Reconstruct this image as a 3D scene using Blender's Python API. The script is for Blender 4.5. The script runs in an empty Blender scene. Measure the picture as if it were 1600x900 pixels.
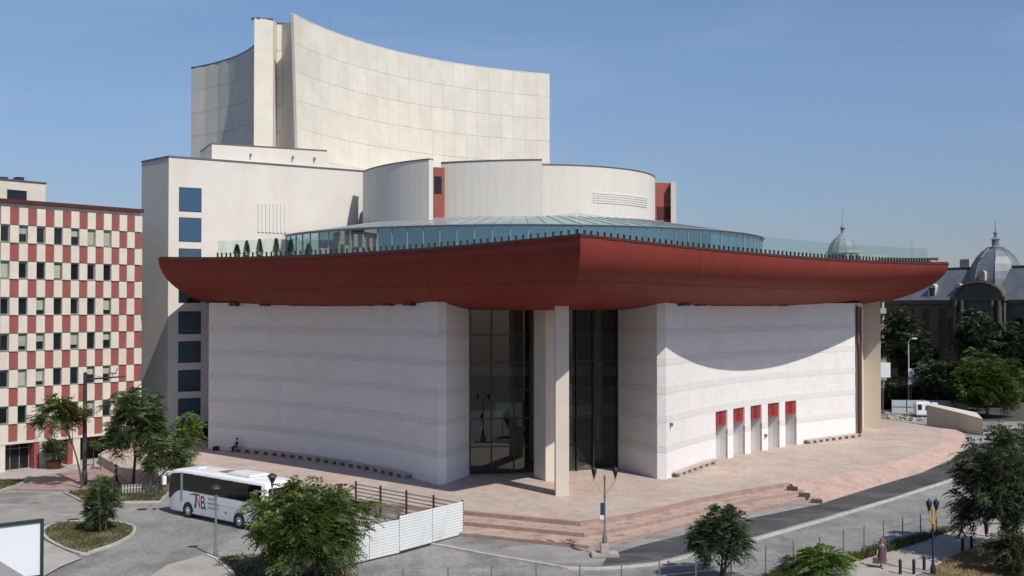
import bpy, bmesh, math, random
import numpy as np
from mathutils import Vector, Matrix

scene = bpy.context.scene
COL = scene.collection
R = math.radians
rnd = random.Random(7)

# ------------------------------------------------------------------ camera
F = 1700.0                       # focal length in pixels of a 1600 px wide frame
HC = 15.5                        # eye height: a window opposite the theatre
TH = math.atan(30.0 / F)
cam_d = bpy.data.cameras.new('camera')
cam_d.sensor_width = 36.0
cam_d.lens = F / 1600.0 * 36.0
cam_d.clip_start = 0.5
cam_d.clip_end = 6000.0
cam = bpy.data.objects.new('camera', cam_d)
COL.objects.link(cam)
cam.location = (0, 0, HC)
cam.rotation_euler = (R(90) + TH, 0, 0)
scene.camera = cam

# ------------------------------------------------------------------ sky, sun, exposure
SUN_AZ = (0.61, -0.792)           # horizontal direction towards the sun
SUN_EL = R(49)
world = bpy.data.worlds.new('World')
scene.world = world
world.use_nodes = True
wn = world.node_tree.nodes
wl = world.node_tree.links
sky = wn.new('ShaderNodeTexSky')
sky.sky_type = 'NISHITA'
sky.sun_disc = False
sky.sun_elevation = SUN_EL
sky.sun_rotation = math.atan2(SUN_AZ[0], SUN_AZ[1])
sky.altitude = 100
sky.air_density = 1.0
sky.dust_density = 0.6
sky.ozone_density = 4.0
wtc = wn.new('ShaderNodeTexCoord'); wmp = wn.new('ShaderNodeMapping'); wmp.inputs['Scale'].default_value = (2.0, 2.0, 9.0)
wmp.inputs['Rotation'].default_value = (0, R(-8), 0)
wnz = wn.new('ShaderNodeTexNoise'); wnz.inputs['Scale'].default_value = 1.6; wnz.inputs['Detail'].default_value = 9; wnz.inputs['Roughness'].default_value = 0.6
wl.new(wtc.outputs['Generated'], wmp.inputs[0]); wl.new(wmp.outputs[0], wnz.inputs['Vector'])
wmr = wn.new('ShaderNodeMapRange'); wmr.inputs[1].default_value = 0.50; wmr.inputs[2].default_value = 0.80; wmr.inputs[4].default_value = 0.14
wl.new(wnz.outputs[0], wmr.inputs[0])
wmx = wn.new('ShaderNodeMix'); wmx.data_type = 'RGBA'; wmx.inputs[7].default_value = (6.5, 6.9, 7.6, 1)      # thin cirrus
wl.new(wmr.outputs[0], wmx.inputs[0]); wl.new(sky.outputs[0], wmx.inputs[6])
# dusty air: the summer haze dulls the sky evenly all round towards the horizon
wsx = wn.new('ShaderNodeSeparateXYZ'); wl.new(wtc.outputs['Generated'], wsx.inputs[0])
whz = wn.new('ShaderNodeMapRange'); whz.interpolation_type = 'SMOOTHSTEP'; whz.inputs[1].default_value = -0.08; whz.inputs[2].default_value = 0.30
wl.new(wsx.outputs['Z'], whz.inputs[0])
wcol = wn.new('ShaderNodeMix'); wcol.data_type = 'RGBA'; wcol.inputs[6].default_value = (0.54, 0.49, 0.61, 1); wcol.inputs[7].default_value = (1, 1, 1.02, 1)
wl.new(whz.outputs[0], wcol.inputs[0])
wmu = wn.new('ShaderNodeMix'); wmu.data_type = 'RGBA'; wmu.blend_type = 'MULTIPLY'; wmu.inputs[0].default_value = 1.0
wl.new(wmx.outputs[2], wmu.inputs[6]); wl.new(wcol.outputs[2], wmu.inputs[7])
wl.new(wmu.outputs[2], wn['Background'].inputs[0])
wn['Background'].inputs[1].default_value = 0.11
sun_d = bpy.data.lights.new('sun', 'SUN')
sun_d.energy = 4.6
sun_d.angle = R(0.53)
sun_d.color = (1.0, 0.94, 0.86)
sun = bpy.data.objects.new('sun', sun_d)
COL.objects.link(sun)
_d = Vector((SUN_AZ[0] * math.cos(SUN_EL), SUN_AZ[1] * math.cos(SUN_EL), math.sin(SUN_EL)))
sun.rotation_euler = _d.to_track_quat('Z', 'Y').to_euler()
sun.location = (60, -60, 90)
scene.view_settings.view_transform = 'Standard'
scene.view_settings.look = 'None'
scene.view_settings.gamma = 1.0
scene.view_settings.exposure = 0.0
scene.view_settings.use_curve_mapping = False
scene.cycles.max_bounces = 8
scene.cycles.transparent_max_bounces = 16


def P(px, py, z=0.0):
    """Point of the horizontal plane z that the photograph shows at pixel (px, py)."""
    xc, yc = (px - 800) / F, (450 - py) / F
    d = (xc, math.cos(TH) - yc * math.sin(TH), math.sin(TH) + yc * math.cos(TH))
    t = (z - HC) / d[2]
    return (d[0] * t, d[1] * t)


def lerp(a, b, t):
    return tuple(x + (y - x) * t for x, y in zip(a, b))


# ------------------------------------------------------------------ materials
def M(name, col, rough=0.7, var=0.0, scale=0.5, obj_var=0.0, bump=0.0, bscale=8.0, metal=0.0, spec=0.5,
      col2=None, var2=0.0, scale2=6.0, stretch=(1, 1, 1)):
    m = bpy.data.materials.new(name)
    m.use_nodes = True
    n, l = m.node_tree.nodes, m.node_tree.links
    b = n['Principled BSDF']
    b.inputs['Roughness'].default_value = rough
    b.inputs['Metallic'].default_value = metal
    b.inputs['Specular IOR Level'].default_value = spec
    b.inputs['Base Color'].default_value = (*col, 1)
    tc = n.new('ShaderNodeTexCoord')
    mp = n.new('ShaderNodeMapping')
    mp.inputs['Scale'].default_value = stretch
    l.new(tc.outputs['Object'], mp.inputs[0])
    out = None
    if var or col2 or var2 or obj_var:
        mx = n.new('ShaderNodeMix'); mx.data_type = 'RGBA'
        c2 = col2 or tuple(c * (1 - var) for c in col)
        mx.inputs[6].default_value = (*col, 1)
        mx.inputs[7].default_value = (*c2, 1)
        nz = n.new('ShaderNodeTexNoise')
        nz.inputs['Scale'].default_value = scale
        nz.inputs['Detail'].default_value = 6
        nz.inputs['Roughness'].default_value = 0.62
        l.new(mp.outputs[0], nz.inputs['Vector'])
        mr = n.new('ShaderNodeMapRange')
        mr.inputs[1].default_value = 0.38; mr.inputs[2].default_value = 0.64
        l.new(nz.outputs[0], mr.inputs[0])
        l.new(mr.outputs[0], mx.inputs[0])
        out = mx.outputs[2]
        if var2 or obj_var:
            hs = n.new('ShaderNodeHueSaturation')
            l.new(out, hs.inputs['Color'])
            add = n.new('ShaderNodeMath'); add.operation = 'ADD'
            a1 = n.new('ShaderNodeMapRange')
            a1.inputs[1].default_value = 0.3; a1.inputs[2].default_value = 0.7
            a1.inputs[3].default_value = 1 - var2; a1.inputs[4].default_value = 1 + var2
            nz2 = n.new('ShaderNodeTexNoise')
            nz2.inputs['Scale'].default_value = scale2
            nz2.inputs['Detail'].default_value = 4
            l.new(mp.outputs[0], nz2.inputs['Vector'])
            l.new(nz2.outputs[0], a1.inputs[0])
            oi = n.new('ShaderNodeObjectInfo')
            a2 = n.new('ShaderNodeMapRange')
            a2.inputs[3].default_value = -obj_var; a2.inputs[4].default_value = obj_var
            l.new(oi.outputs['Random'], a2.inputs[0])
            l.new(a1.outputs[0], add.inputs[0]); l.new(a2.outputs[0], add.inputs[1])
            l.new(add.outputs[0], hs.inputs['Value'])
            out = hs.outputs[0]
        l.new(out, b.inputs['Base Color'])
    if bump:
        bn = n.new('ShaderNodeTexNoise')
        bn.inputs['Scale'].default_value = bscale
        bn.inputs['Detail'].default_value = 5
        l.new(mp.outputs[0], bn.inputs['Vector'])
        bp = n.new('ShaderNodeBump')
        bp.inputs['Strength'].default_value = bump
        bp.inputs['Distance'].default_value = 0.05
        l.new(bn.outputs[0], bp.inputs['Height'])
        l.new(bp.outputs[0], b.inputs['Normal'])
    return m


def bricks(m, w, h, mortar, c_mortar_mul=0.75, mix=0.6, rot=0.0, bump=0.3, blotch=0.25, wall=False):
    """Lay a pattern of slabs or setts (too small to tell apart here) over a material's colour."""
    n, l = m.node_tree.nodes, m.node_tree.links
    b = n['Principled BSDF']
    src = b.inputs['Base Color'].links[0].from_socket if b.inputs['Base Color'].links else None
    tc = n.new('ShaderNodeTexCoord')
    mp = n.new('ShaderNodeMapping'); mp.inputs['Rotation'].default_value = (0, 0, rot)
    l.new(tc.outputs['Object'], mp.inputs[0])
    if wall:                                 # courses run level on an upright wall
        sx = n.new('ShaderNodeSeparateXYZ'); cx = n.new('ShaderNodeCombineXYZ');
        l.new(tc.outputs['Object'], sx.inputs[0]); l.new(sx.outputs['Z'], cx.inputs['Y']); l.new(sx.outputs['X'], cx.inputs['X'])
        l.new(cx.outputs[0], mp.inputs[0])
    br = n.new('ShaderNodeTexBrick')
    br.inputs['Scale'].default_value = 1.0
    br.inputs['Brick Width'].default_value = w
    br.inputs['Row Height'].default_value = h
    br.inputs['Mortar Size'].default_value = mortar
    br.inputs['Bias'].default_value = 0.0
    br.inputs['Color1'].default_value = (1 + blotch, 1 + blotch, 1 + blotch, 1)
    br.inputs['Color2'].default_value = (1 - blotch, 1 - blotch, 1 - blotch, 1)
    br.inputs['Mortar'].default_value = (c_mortar_mul,) * 3 + (1,)
    l.new(mp.outputs[0], br.inputs['Vector'])
    mx = n.new('ShaderNodeMix'); mx.data_type = 'RGBA'; mx.blend_type = 'MULTIPLY'
    mx.inputs[0].default_value = mix
    if src: l.new(src, mx.inputs[6])
    else: mx.inputs[6].default_value = b.inputs['Base Color'].default_value
    l.new(br.outputs['Color'], mx.inputs[7])
    l.new(mx.outputs[2], b.inputs['Base Color'])
    return m


def stains(m, scale, lo, hi, colmul, stretch=(1, 1, 1), detail=5):
    """Dirt with a shape of its own: multiply the base colour by colmul where noise lies in lo..hi."""
    n, l = m.node_tree.nodes, m.node_tree.links
    b = n['Principled BSDF']
    tc = n.new('ShaderNodeTexCoord'); mp = n.new('ShaderNodeMapping')
    mp.inputs['Scale'].default_value = stretch
    l.new(tc.outputs['Object'], mp.inputs[0])
    nz = n.new('ShaderNodeTexNoise'); nz.inputs['Scale'].default_value = scale
    nz.inputs['Detail'].default_value = detail; nz.inputs['Roughness'].default_value = 0.65
    l.new(mp.outputs[0], nz.inputs['Vector'])
    mr = n.new('ShaderNodeMapRange'); mr.inputs[1].default_value = lo; mr.inputs[2].default_value = hi
    l.new(nz.outputs[0], mr.inputs[0])
    mx = n.new('ShaderNodeMix'); mx.data_type = 'RGBA'; mx.blend_type = 'MULTIPLY'
    l.new(mr.outputs[0], mx.inputs[0])
    bc = b.inputs['Base Color']
    if bc.links: l.new(bc.links[0].from_socket, mx.inputs[6])
    else: mx.inputs[6].default_value = bc.default_value
    mx.inputs[7].default_value = (*colmul, 1)
    l.new(mx.outputs[2], bc)
    return m


def glass(name, tint, gloss=(0.9, 0.95, 1.0), ior=1.5, floor=0.0, rough=0.0):
    m = bpy.data.materials.new(name); m.use_nodes = True
    n, l = m.node_tree.nodes, m.node_tree.links
    n.remove(n['Principled BSDF'])
    out = n['Material Output']
    tr = n.new('ShaderNodeBsdfTransparent'); tr.inputs[0].default_value = (*tint, 1)
    gl = n.new('ShaderNodeBsdfGlossy'); gl.inputs[0].default_value = (*gloss, 1)
    gl.inputs['Roughness'].default_value = rough
    lw = n.new('ShaderNodeLayerWeight'); lw.inputs[0].default_value = 0.5
    pw = n.new('ShaderNodeMath'); pw.operation = 'POWER'; pw.inputs[1].default_value = 4.5
    l.new(lw.outputs['Facing'], pw.inputs[0])
    r0 = ((ior - 1) / (ior + 1)) ** 2 + floor
    ad = n.new('ShaderNodeMapRange'); ad.inputs[3].default_value = r0; ad.inputs[4].default_value = 0.9
    l.new(pw.outputs[0], ad.inputs[0])
    mx = n.new('ShaderNodeMixShader')
    l.new(ad.outputs[0], mx.inputs[0]); l.new(tr.outputs[0], mx.inputs[1]); l.new(gl.outputs[0], mx.inputs[2])
    l.new(mx.outputs[0], out.inputs[0])
    return m


def leafmat(name, col, spread=0.35, hue=0.03, trans=0.33, dry=None, dry_amt=0.0):
    m = bpy.data.materials.new(name); m.use_nodes = True
    n, l = m.node_tree.nodes, m.node_tree.links
    b = n['Principled BSDF']
    b.inputs['Roughness'].default_value = 0.55
    b.inputs['Specular IOR Level'].default_value = 0.3
    ge = n.new('ShaderNodeNewGeometry')
    hs = n.new('ShaderNodeHueSaturation')
    hs.inputs['Color'].default_value = (*col, 1)
    r1 = n.new('ShaderNodeMapRange'); r1.inputs[3].default_value = 1 - spread; r1.inputs[4].default_value = 1 + spread
    l.new(ge.outputs['Random Per Island'], r1.inputs[0]); l.new(r1.outputs[0], hs.inputs['Value'])
    wn_ = n.new('ShaderNodeTexWhiteNoise'); wn_.noise_dimensions = '1D'
    l.new(ge.outputs['Random Per Island'], wn_.inputs['W'])
    r2 = n.new('ShaderNodeMapRange'); r2.inputs[3].default_value = 0.5 - hue; r2.inputs[4].default_value = 0.5 + hue
    l.new(wn_.outputs['Value'], r2.inputs[0]); l.new(r2.outputs[0], hs.inputs['Hue'])
    out = hs.outputs[0]
    if dry:
        tc = n.new('ShaderNodeTexCoord'); nz = n.new('ShaderNodeTexNoise'); nz.inputs['Scale'].default_value = 0.8
        l.new(tc.outputs['Object'], nz.inputs['Vector'])
        mr = n.new('ShaderNodeMapRange'); mr.inputs[1].default_value = 0.5; mr.inputs[2].default_value = 0.62
        mr.inputs[4].default_value = dry_amt
        l.new(nz.outputs[0], mr.inputs[0])
        mx = n.new('ShaderNodeMix'); mx.data_type = 'RGBA'
        l.new(mr.outputs[0], mx.inputs[0]); l.new(out, mx.inputs[6]); mx.inputs[7].default_value = (*dry, 1)
        out = mx.outputs[2]
    l.new(out, b.inputs['Base Color'])
    tl = n.new('ShaderNodeBsdfTranslucent'); l.new(out, tl.inputs[0])
    ms = n.new('ShaderNodeMixShader'); ms.inputs[0].default_value = trans
    l.new(b.outputs[0], ms.inputs[1]); l.new(tl.outputs[0], ms.inputs[2])
    l.new(ms.outputs[0], n['Material Output'].inputs[0])
    return m


MT = {}
MT['panel'] = M('cast_stone_panel', (0.645, 0.615, 0.535), 0.8, var=0.10, scale=0.35, obj_var=0.04, var2=0.02, scale2=3)
MT['joint'] = M('panel_joint', (0.50, 0.47, 0.41), 0.9, var=0.1)
MT['cream'] = stains(M('cream_render', (0.62, 0.59, 0.535), 0.85, var=0.07, scale=0.25, var2=0.02, bump=0.1, bscale=12),
                     0.3, 0.5, 0.75, (0.9, 0.88, 0.86), (1, 1, 0.15))
MT['rot'] = M('ribbed_cream_render', (0.61, 0.58, 0.52), 0.85, var=0.06, scale=0.5, var2=0.03, scale2=2, stretch=(3, 3, 0.1))
MT['coping'] = M('zinc_coping', (0.14, 0.13, 0.13), 0.5, var=0.2, metal=0.4)
MT['white'] = stains(bricks(M('white_stone_wall', (0.675, 0.668, 0.65), 0.75, var=0.035, scale=0.6, var2=0.025, scale2=2.5, bump=0.12, bscale=10),
                     0.75, 0.44, 0.016, 0.84, 0.5, bump=0, blotch=0.05, wall=True), 0.25, 0.5, 0.8, (0.93, 0.91, 0.88), (1, 1, 0.3))
MT['whiteplain'] = M('white_base_stone', (0.73, 0.72, 0.71), 0.75, var=0.05, scale=0.5, var2=0.03, scale2=3)
MT['band'] = M('grey_stone_band', (0.615, 0.60, 0.57), 0.85, var=0.05, scale=1.2, var2=0.04, scale2=6, bump=0.2, bscale=10)
MT['red'] = M('red_metal_cladding', (0.195, 0.037, 0.027), 0.6, var=0.08, scale=0.12, var2=0.02, scale2=1.0, spec=0.1)
MT['red'] = stains(MT['red'], 0.5, 0.5, 0.75, (0.88, 0.86, 0.86), (1, 1, 0.12))
MT['redtrim'] = M('dark_red_trim', (0.07, 0.018, 0.014), 0.5, var=0.1)
MT['redwall'] = M('red_panel_wall', (0.27, 0.068, 0.052), 0.7, var=0.12, scale=1.0)
MT['soffit'] = M('dark_soffit', (0.20, 0.05, 0.035), 0.7, var=0.1)
MT['dark'] = M('dark_metal', (0.03, 0.03, 0.032), 0.5, var=0.2, scale=3)
MT['black'] = M('black_rubber', (0.015, 0.015, 0.015), 0.7, var=0.2, scale=4)
MT['grey'] = M('grey_paint', (0.16, 0.16, 0.16), 0.55, var=0.15, scale=4)
MT['mull'] = M('mullion_grey', (0.22, 0.24, 0.25), 0.5, var=0.1, scale=2)
MT['column'] = stains(M('cream_column', (0.60, 0.54, 0.45), 0.8, var=0.06, scale=0.4, var2=0.02), 0.5, 0.5, 0.8, (0.92, 0.9, 0.87), (1, 1, 0.15))
MT['deck'] = M('terrace_deck', (0.3, 0.28, 0.26), 0.85, var=0.15)
MT['bluewin'] = M('blue_window_glass', (0.012, 0.022, 0.034), 0.03, var=0.15, scale=0.5, spec=0.5)
_b = MT['bluewin'].node_tree.nodes['Principled BSDF']
_b.inputs['IOR'].default_value = 2.9; _b.inputs['Specular Tint'].default_value = (0.42, 0.72, 1.0, 1)
MT['darkwin'] = M('dark_window_glass', (0.012, 0.016, 0.020), 0.05, var=0.3, scale=0.7, spec=0.5)
MT['blind'] = M('pale_blind', (0.34, 0.36, 0.30), 0.9, var=0.12, scale=1.0, obj_var=0.15)
MT['glasscurt'] = glass('entrance_glass', (0.66, 0.69, 0.65), ior=1.5, floor=0.03, gloss=(0.8, 0.85, 0.85))
MT['glassrail'] = glass('railing_glass', (0.87, 0.95, 0.93), ior=1.4)
MT['glasspav'] = glass('pavilion_glass', (0.50, 0.66, 0.74), ior=1.5, floor=0.26, gloss=(0.68, 0.88, 1.0))
MT['glassroof'] = M('roof_glass', (0.27, 0.31, 0.33), 0.25, var=0.15, scale=0.5, obj_var=0.06, spec=0.5)
MT['plaza'] = bricks(stains(stains(M('pink_marble_paving', (0.445, 0.37, 0.322), 0.75, var=0.11, scale=0.35, var2=0.10, scale2=2.0),
                     0.22, 0.5, 0.68, (0.85, 0.85, 0.87)), 0.09, 0.5, 0.62, (1.06, 0.98, 0.94)), 1.2, 0.6, 0.012, 0.72, 0.55, R(50), blotch=0.10)
MT['step'] = bricks(stains(M('pink_step_stone', (0.43, 0.315, 0.265), 0.75, var=0.14, scale=0.6, var2=0.12, scale2=4), 0.9, 0.52, 0.65, (0.7, 0.66, 0.66)),
                    0.9, 0.35, 0.012, 0.7, 0.5, R(25), blotch=0.12)
MT['riser'] = M('dark_pink_riser', (0.33, 0.225, 0.185), 0.8, var=0.2, scale=0.9, var2=0.12, scale2=4)  # risers coloured darker than the treads, deepening their shade
MT['ramp'] = bricks(stains(M('brick_red_paving', (0.46, 0.33, 0.275), 0.8, var=0.11, scale=0.5, var2=0.10, scale2=2.5), 0.5, 0.52, 0.68, (0.85, 0.85, 0.85)),
                    0.5, 0.25, 0.015, 0.7, 0.5, R(38), blotch=0.16)
MT['cobble'] = bricks(stains(stains(M('granite_setts', (0.25, 0.248, 0.243), 0.8, var=0.2, scale=0.5, var2=0.22, scale2=5),
                      0.20, 0.5, 0.62, (0.72, 0.72, 0.73), (1.6, 0.5, 1)), 0.06, 0.45, 0.62, (1.28, 1.25, 1.2), (0.7, 1.6, 1)), 0.28, 0.14, 0.02, 0.5, 0.5, R(35), blotch=0.22)
MT['asphalt'] = stains(stains(M('asphalt', (0.058, 0.058, 0.061), 0.85, var=0.25, scale=0.4, var2=0.15, scale2=8), 0.35, 0.5, 0.62, (1.8, 1.75, 1.7), (0.6, 1, 1)),
                       0.15, 0.52, 0.66, (0.6, 0.6, 0.6))
MT['asphold'] = stains(stains(M('worn_asphalt', (0.29, 0.28, 0.265), 0.85, var=0.28, scale=0.3, var2=0.12, scale2=8), 0.18, 0.5, 0.64, (0.66, 0.66, 0.67), (0.5, 1.2, 1)),
                       0.6, 0.58, 0.7, (0.6, 0.6, 0.62))
MT['concrete'] = stains(M('pale_concrete', (0.37, 0.345, 0.31), 0.85, var=0.14, scale=0.4, var2=0.08, scale2=5), 0.3, 0.52, 0.68, (0.78, 0.78, 0.78))
MT['kerb'] = M('kerb_stone', (0.46, 0.43, 0.385), 0.8, var=0.2, scale=1.2, var2=0.1, scale2=8, obj_var=0.05)
MT['ground'] = M('city_ground', (0.075, 0.073, 0.070), 0.9, var=0.2, scale=0.05)
MT['soil'] = M('dry_soil', (0.20, 0.15, 0.095), 0.95, col2=(0.11, 0.10, 0.045), scale=0.9, var2=0.15, scale2=8, bump=0.6, bscale=6)
MT['turf'] = M('turf_soil', (0.090, 0.092, 0.040), 0.95, col2=(0.17, 0.135, 0.08), scale=0.7, var2=0.2, scale2=10)
MT['pinkpave'] = bricks(M('pink_block_paving', (0.32, 0.225, 0.205), 0.85, var=0.25, scale=0.5, var2=0.12, scale2=4), 0.4, 0.2, 0.015, 0.7, 0.5, R(20), blotch=0.15)
MT['hoard'] = stains(M('white_sheet_metal', (0.60, 0.625, 0.625), 0.45, var=0.08, scale=0.8, obj_var=0.03, spec=0.4), 1.2, 0.55, 0.75, (0.85, 0.83, 0.8), (1, 1, 0.4))
MT['hoardback'] = M('galvanised_back', (0.50, 0.45, 0.36), 0.6, var=0.15, scale=1.0)
MT['offcream'] = M('office_cream_panel', (0.60, 0.55, 0.47), 0.85, var=0.08, scale=1.0, obj_var=0.03, var2=0.03)
MT['offred'] = M('office_red_panel', (0.27, 0.072, 0.066), 0.75, var=0.1, scale=1.2, obj_var=0.03)
MT['slate'] = M('slate_zinc_roof', (0.15, 0.17, 0.195), 0.5, var=0.25, scale=0.5, var2=0.08, scale2=4)
MT['oldstone'] = M('sooty_stone', (0.095, 0.085, 0.068), 0.9, var=0.35, scale=0.4, var2=0.15, scale2=4)  # old stone at a low base tone, mottled at random
MT['oldbrick'] = M('dark_brick', (0.06, 0.030, 0.024), 0.9, var=0.3, scale=0.6)
MT['palestone'] = M('pale_old_stone', (0.46, 0.42, 0.35), 0.85, var=0.25, scale=0.6)
MT['verdigris'] = M('verdigris_copper', (0.21, 0.25, 0.255), 0.6, var=0.25, scale=0.8)
MT['rust'] = M('bronze_roof', (0.12, 0.085, 0.06), 0.6, var=0.25)
MT['bark'] = M('bark', (0.085, 0.068, 0.05), 0.9, var=0.35, scale=3, bump=0.5, bscale=12)
MT['buswhite'] = stains(M('white_bus_paint', (0.78, 0.79, 0.80), 0.28, var=0.04, scale=0.8, spec=0.5), 0.9, 0.55, 0.8, (0.86, 0.85, 0.83), (1, 1, 0.5))
MT['busglass'] = M('tinted_bus_glass', (0.008, 0.009, 0.010), 0.05, var=0.2, spec=0.4)
MT['silver'] = M('silver_metal', (0.45, 0.46, 0.47), 0.35, var=0.1, metal=0.7)
MT['logored'] = M('red_print', (0.38, 0.02, 0.03), 0.6, var=0.05)
MT['logoblack'] = M('black_print', (0.02, 0.02, 0.02), 0.6, var=0.05)
MT['logodark'] = M('dark_maroon_print', (0.09, 0.006, 0.010), 0.6, var=0.05)
MT['doorred'] = M('bright_red_sign', (0.28, 0.024, 0.026), 0.55, var=0.05)
MT['yellow'] = M('ochre_paint', (0.52, 0.30, 0.05), 0.5, var=0.12, scale=4)
MT['posterwhite'] = M('white_poster', (0.66, 0.68, 0.71), 0.5, var=0.03)
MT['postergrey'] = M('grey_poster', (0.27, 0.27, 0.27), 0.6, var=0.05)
MT['darkgreen'] = M('dark_green_paint', (0.012, 0.035, 0.03), 0.45, var=0.1)
MT['signblue'] = M('blue_sign', (0.02, 0.03, 0.12), 0.5, var=0.1)
MT['lampglass'] = M('frosted_lamp', (0.5, 0.5, 0.48), 0.4, var=0.05)
MT['skin'] = M('skin', (0.42, 0.24, 0.17), 0.6, var=0.1, scale=8)
MT['hair'] = M('dark_hair', (0.02, 0.015, 0.012), 0.6, var=0.2, scale=20)
MT['cl_red'] = M('red_cloth', (0.30, 0.05, 0.05), 0.9, var=0.2, scale=6)
MT['cl_blue'] = M('blue_grey_cloth', (0.10, 0.12, 0.17), 0.9, var=0.3, scale=8)
MT['cl_dark'] = M('dark_cloth', (0.025, 0.025, 0.03), 0.9, var=0.3, scale=8)
MT['cl_skirt'] = M('maroon_cloth', (0.13, 0.045, 0.06), 0.9, var=0.3, scale=8)
MT['cl_light'] = M('pale_cloth', (0.42, 0.42, 0.44), 0.9, var=0.15, scale=8)
MT['paleblue'] = M('pale_fence_sheet', (0.42, 0.46, 0.50), 0.6, var=0.1)
MT['rail'] = M('red_steel_rail', (0.3, 0.06, 0.05), 0.6)
MT['sand'] = M('sand_stone_block', (0.48, 0.34, 0.24), 0.85, var=0.15, scale=1.0)
MT['interior'] = M('foyer_wall', (0.30, 0.30, 0.28), 0.8, var=0.2, scale=0.3)
MT['interiorpale'] = M('foyer_pale_stone', (0.62, 0.60, 0.54), 0.8, var=0.15, scale=0.6)
MT['leaf_big'] = leafmat('ailanthus_leaf', (0.105, 0.140, 0.036), 0.4, 0.025)
MT['leaf_left'] = leafmat('locust_leaf', (0.092, 0.132, 0.050), 0.4, 0.025)
MT['leaf_yellow'] = leafmat('yellowing_leaf', (0.085, 0.115, 0.030), 0.4, 0.03, dry=(0.22, 0.12, 0.025), dry_amt=0.55)
MT['leaf_dark'] = leafmat('dark_leaf', (0.070, 0.100, 0.048), 0.45, 0.025)
MT['leaf_right'] = leafmat('grey_green_leaf', (0.078, 0.098, 0.050), 0.5, 0.03)
MT['leaf_bg'] = leafmat('background_leaf', (0.040, 0.058, 0.027), 0.5, 0.03, trans=0.12)
MT['leaf_bright'] = leafmat('bright_leaf', (0.062, 0.105, 0.016), 0.4, 0.02)
MT['leaf_fresh'] = leafmat('fresh_leaf', (0.12, 0.19, 0.035), 0.4, 0.025)
MT['grassblade'] = leafmat('grass_blade', (0.075, 0.092, 0.030), 0.4, 0.04, dry=(0.16, 0.12, 0.055), dry_amt=0.7)
MT['strawblade'] = leafmat('straw_blade', (0.30, 0.21, 0.09), 0.35, 0.03)


# ------------------------------------------------------------------ mesh helpers
def woff(o):
    v = Vector((0, 0, 0))
    while o is not None:
        v += o.location
        o = o.parent
    return v


def tag(o, label=None, cat=None, group=None, kind=None):
    if label: o['label'] = label
    if cat: o['category'] = cat
    if group: o['group'] = group
    if kind: o['kind'] = kind
    return o


def thing(name, label, cat, loc=(0, 0, 0), rotz=0.0, group=None):
    o = bpy.data.objects.new(name, None)
    COL.objects.link(o)
    o.location = loc
    o.rotation_euler = (0, 0, rotz)
    o.empty_display_size = 0.3
    return tag(o, label, cat, group)


def link_mesh(name, me, parent=None):
    o = bpy.data.objects.new(name, me)
    COL.objects.link(o)
    if parent is not None: o.parent = parent
    return o


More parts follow.
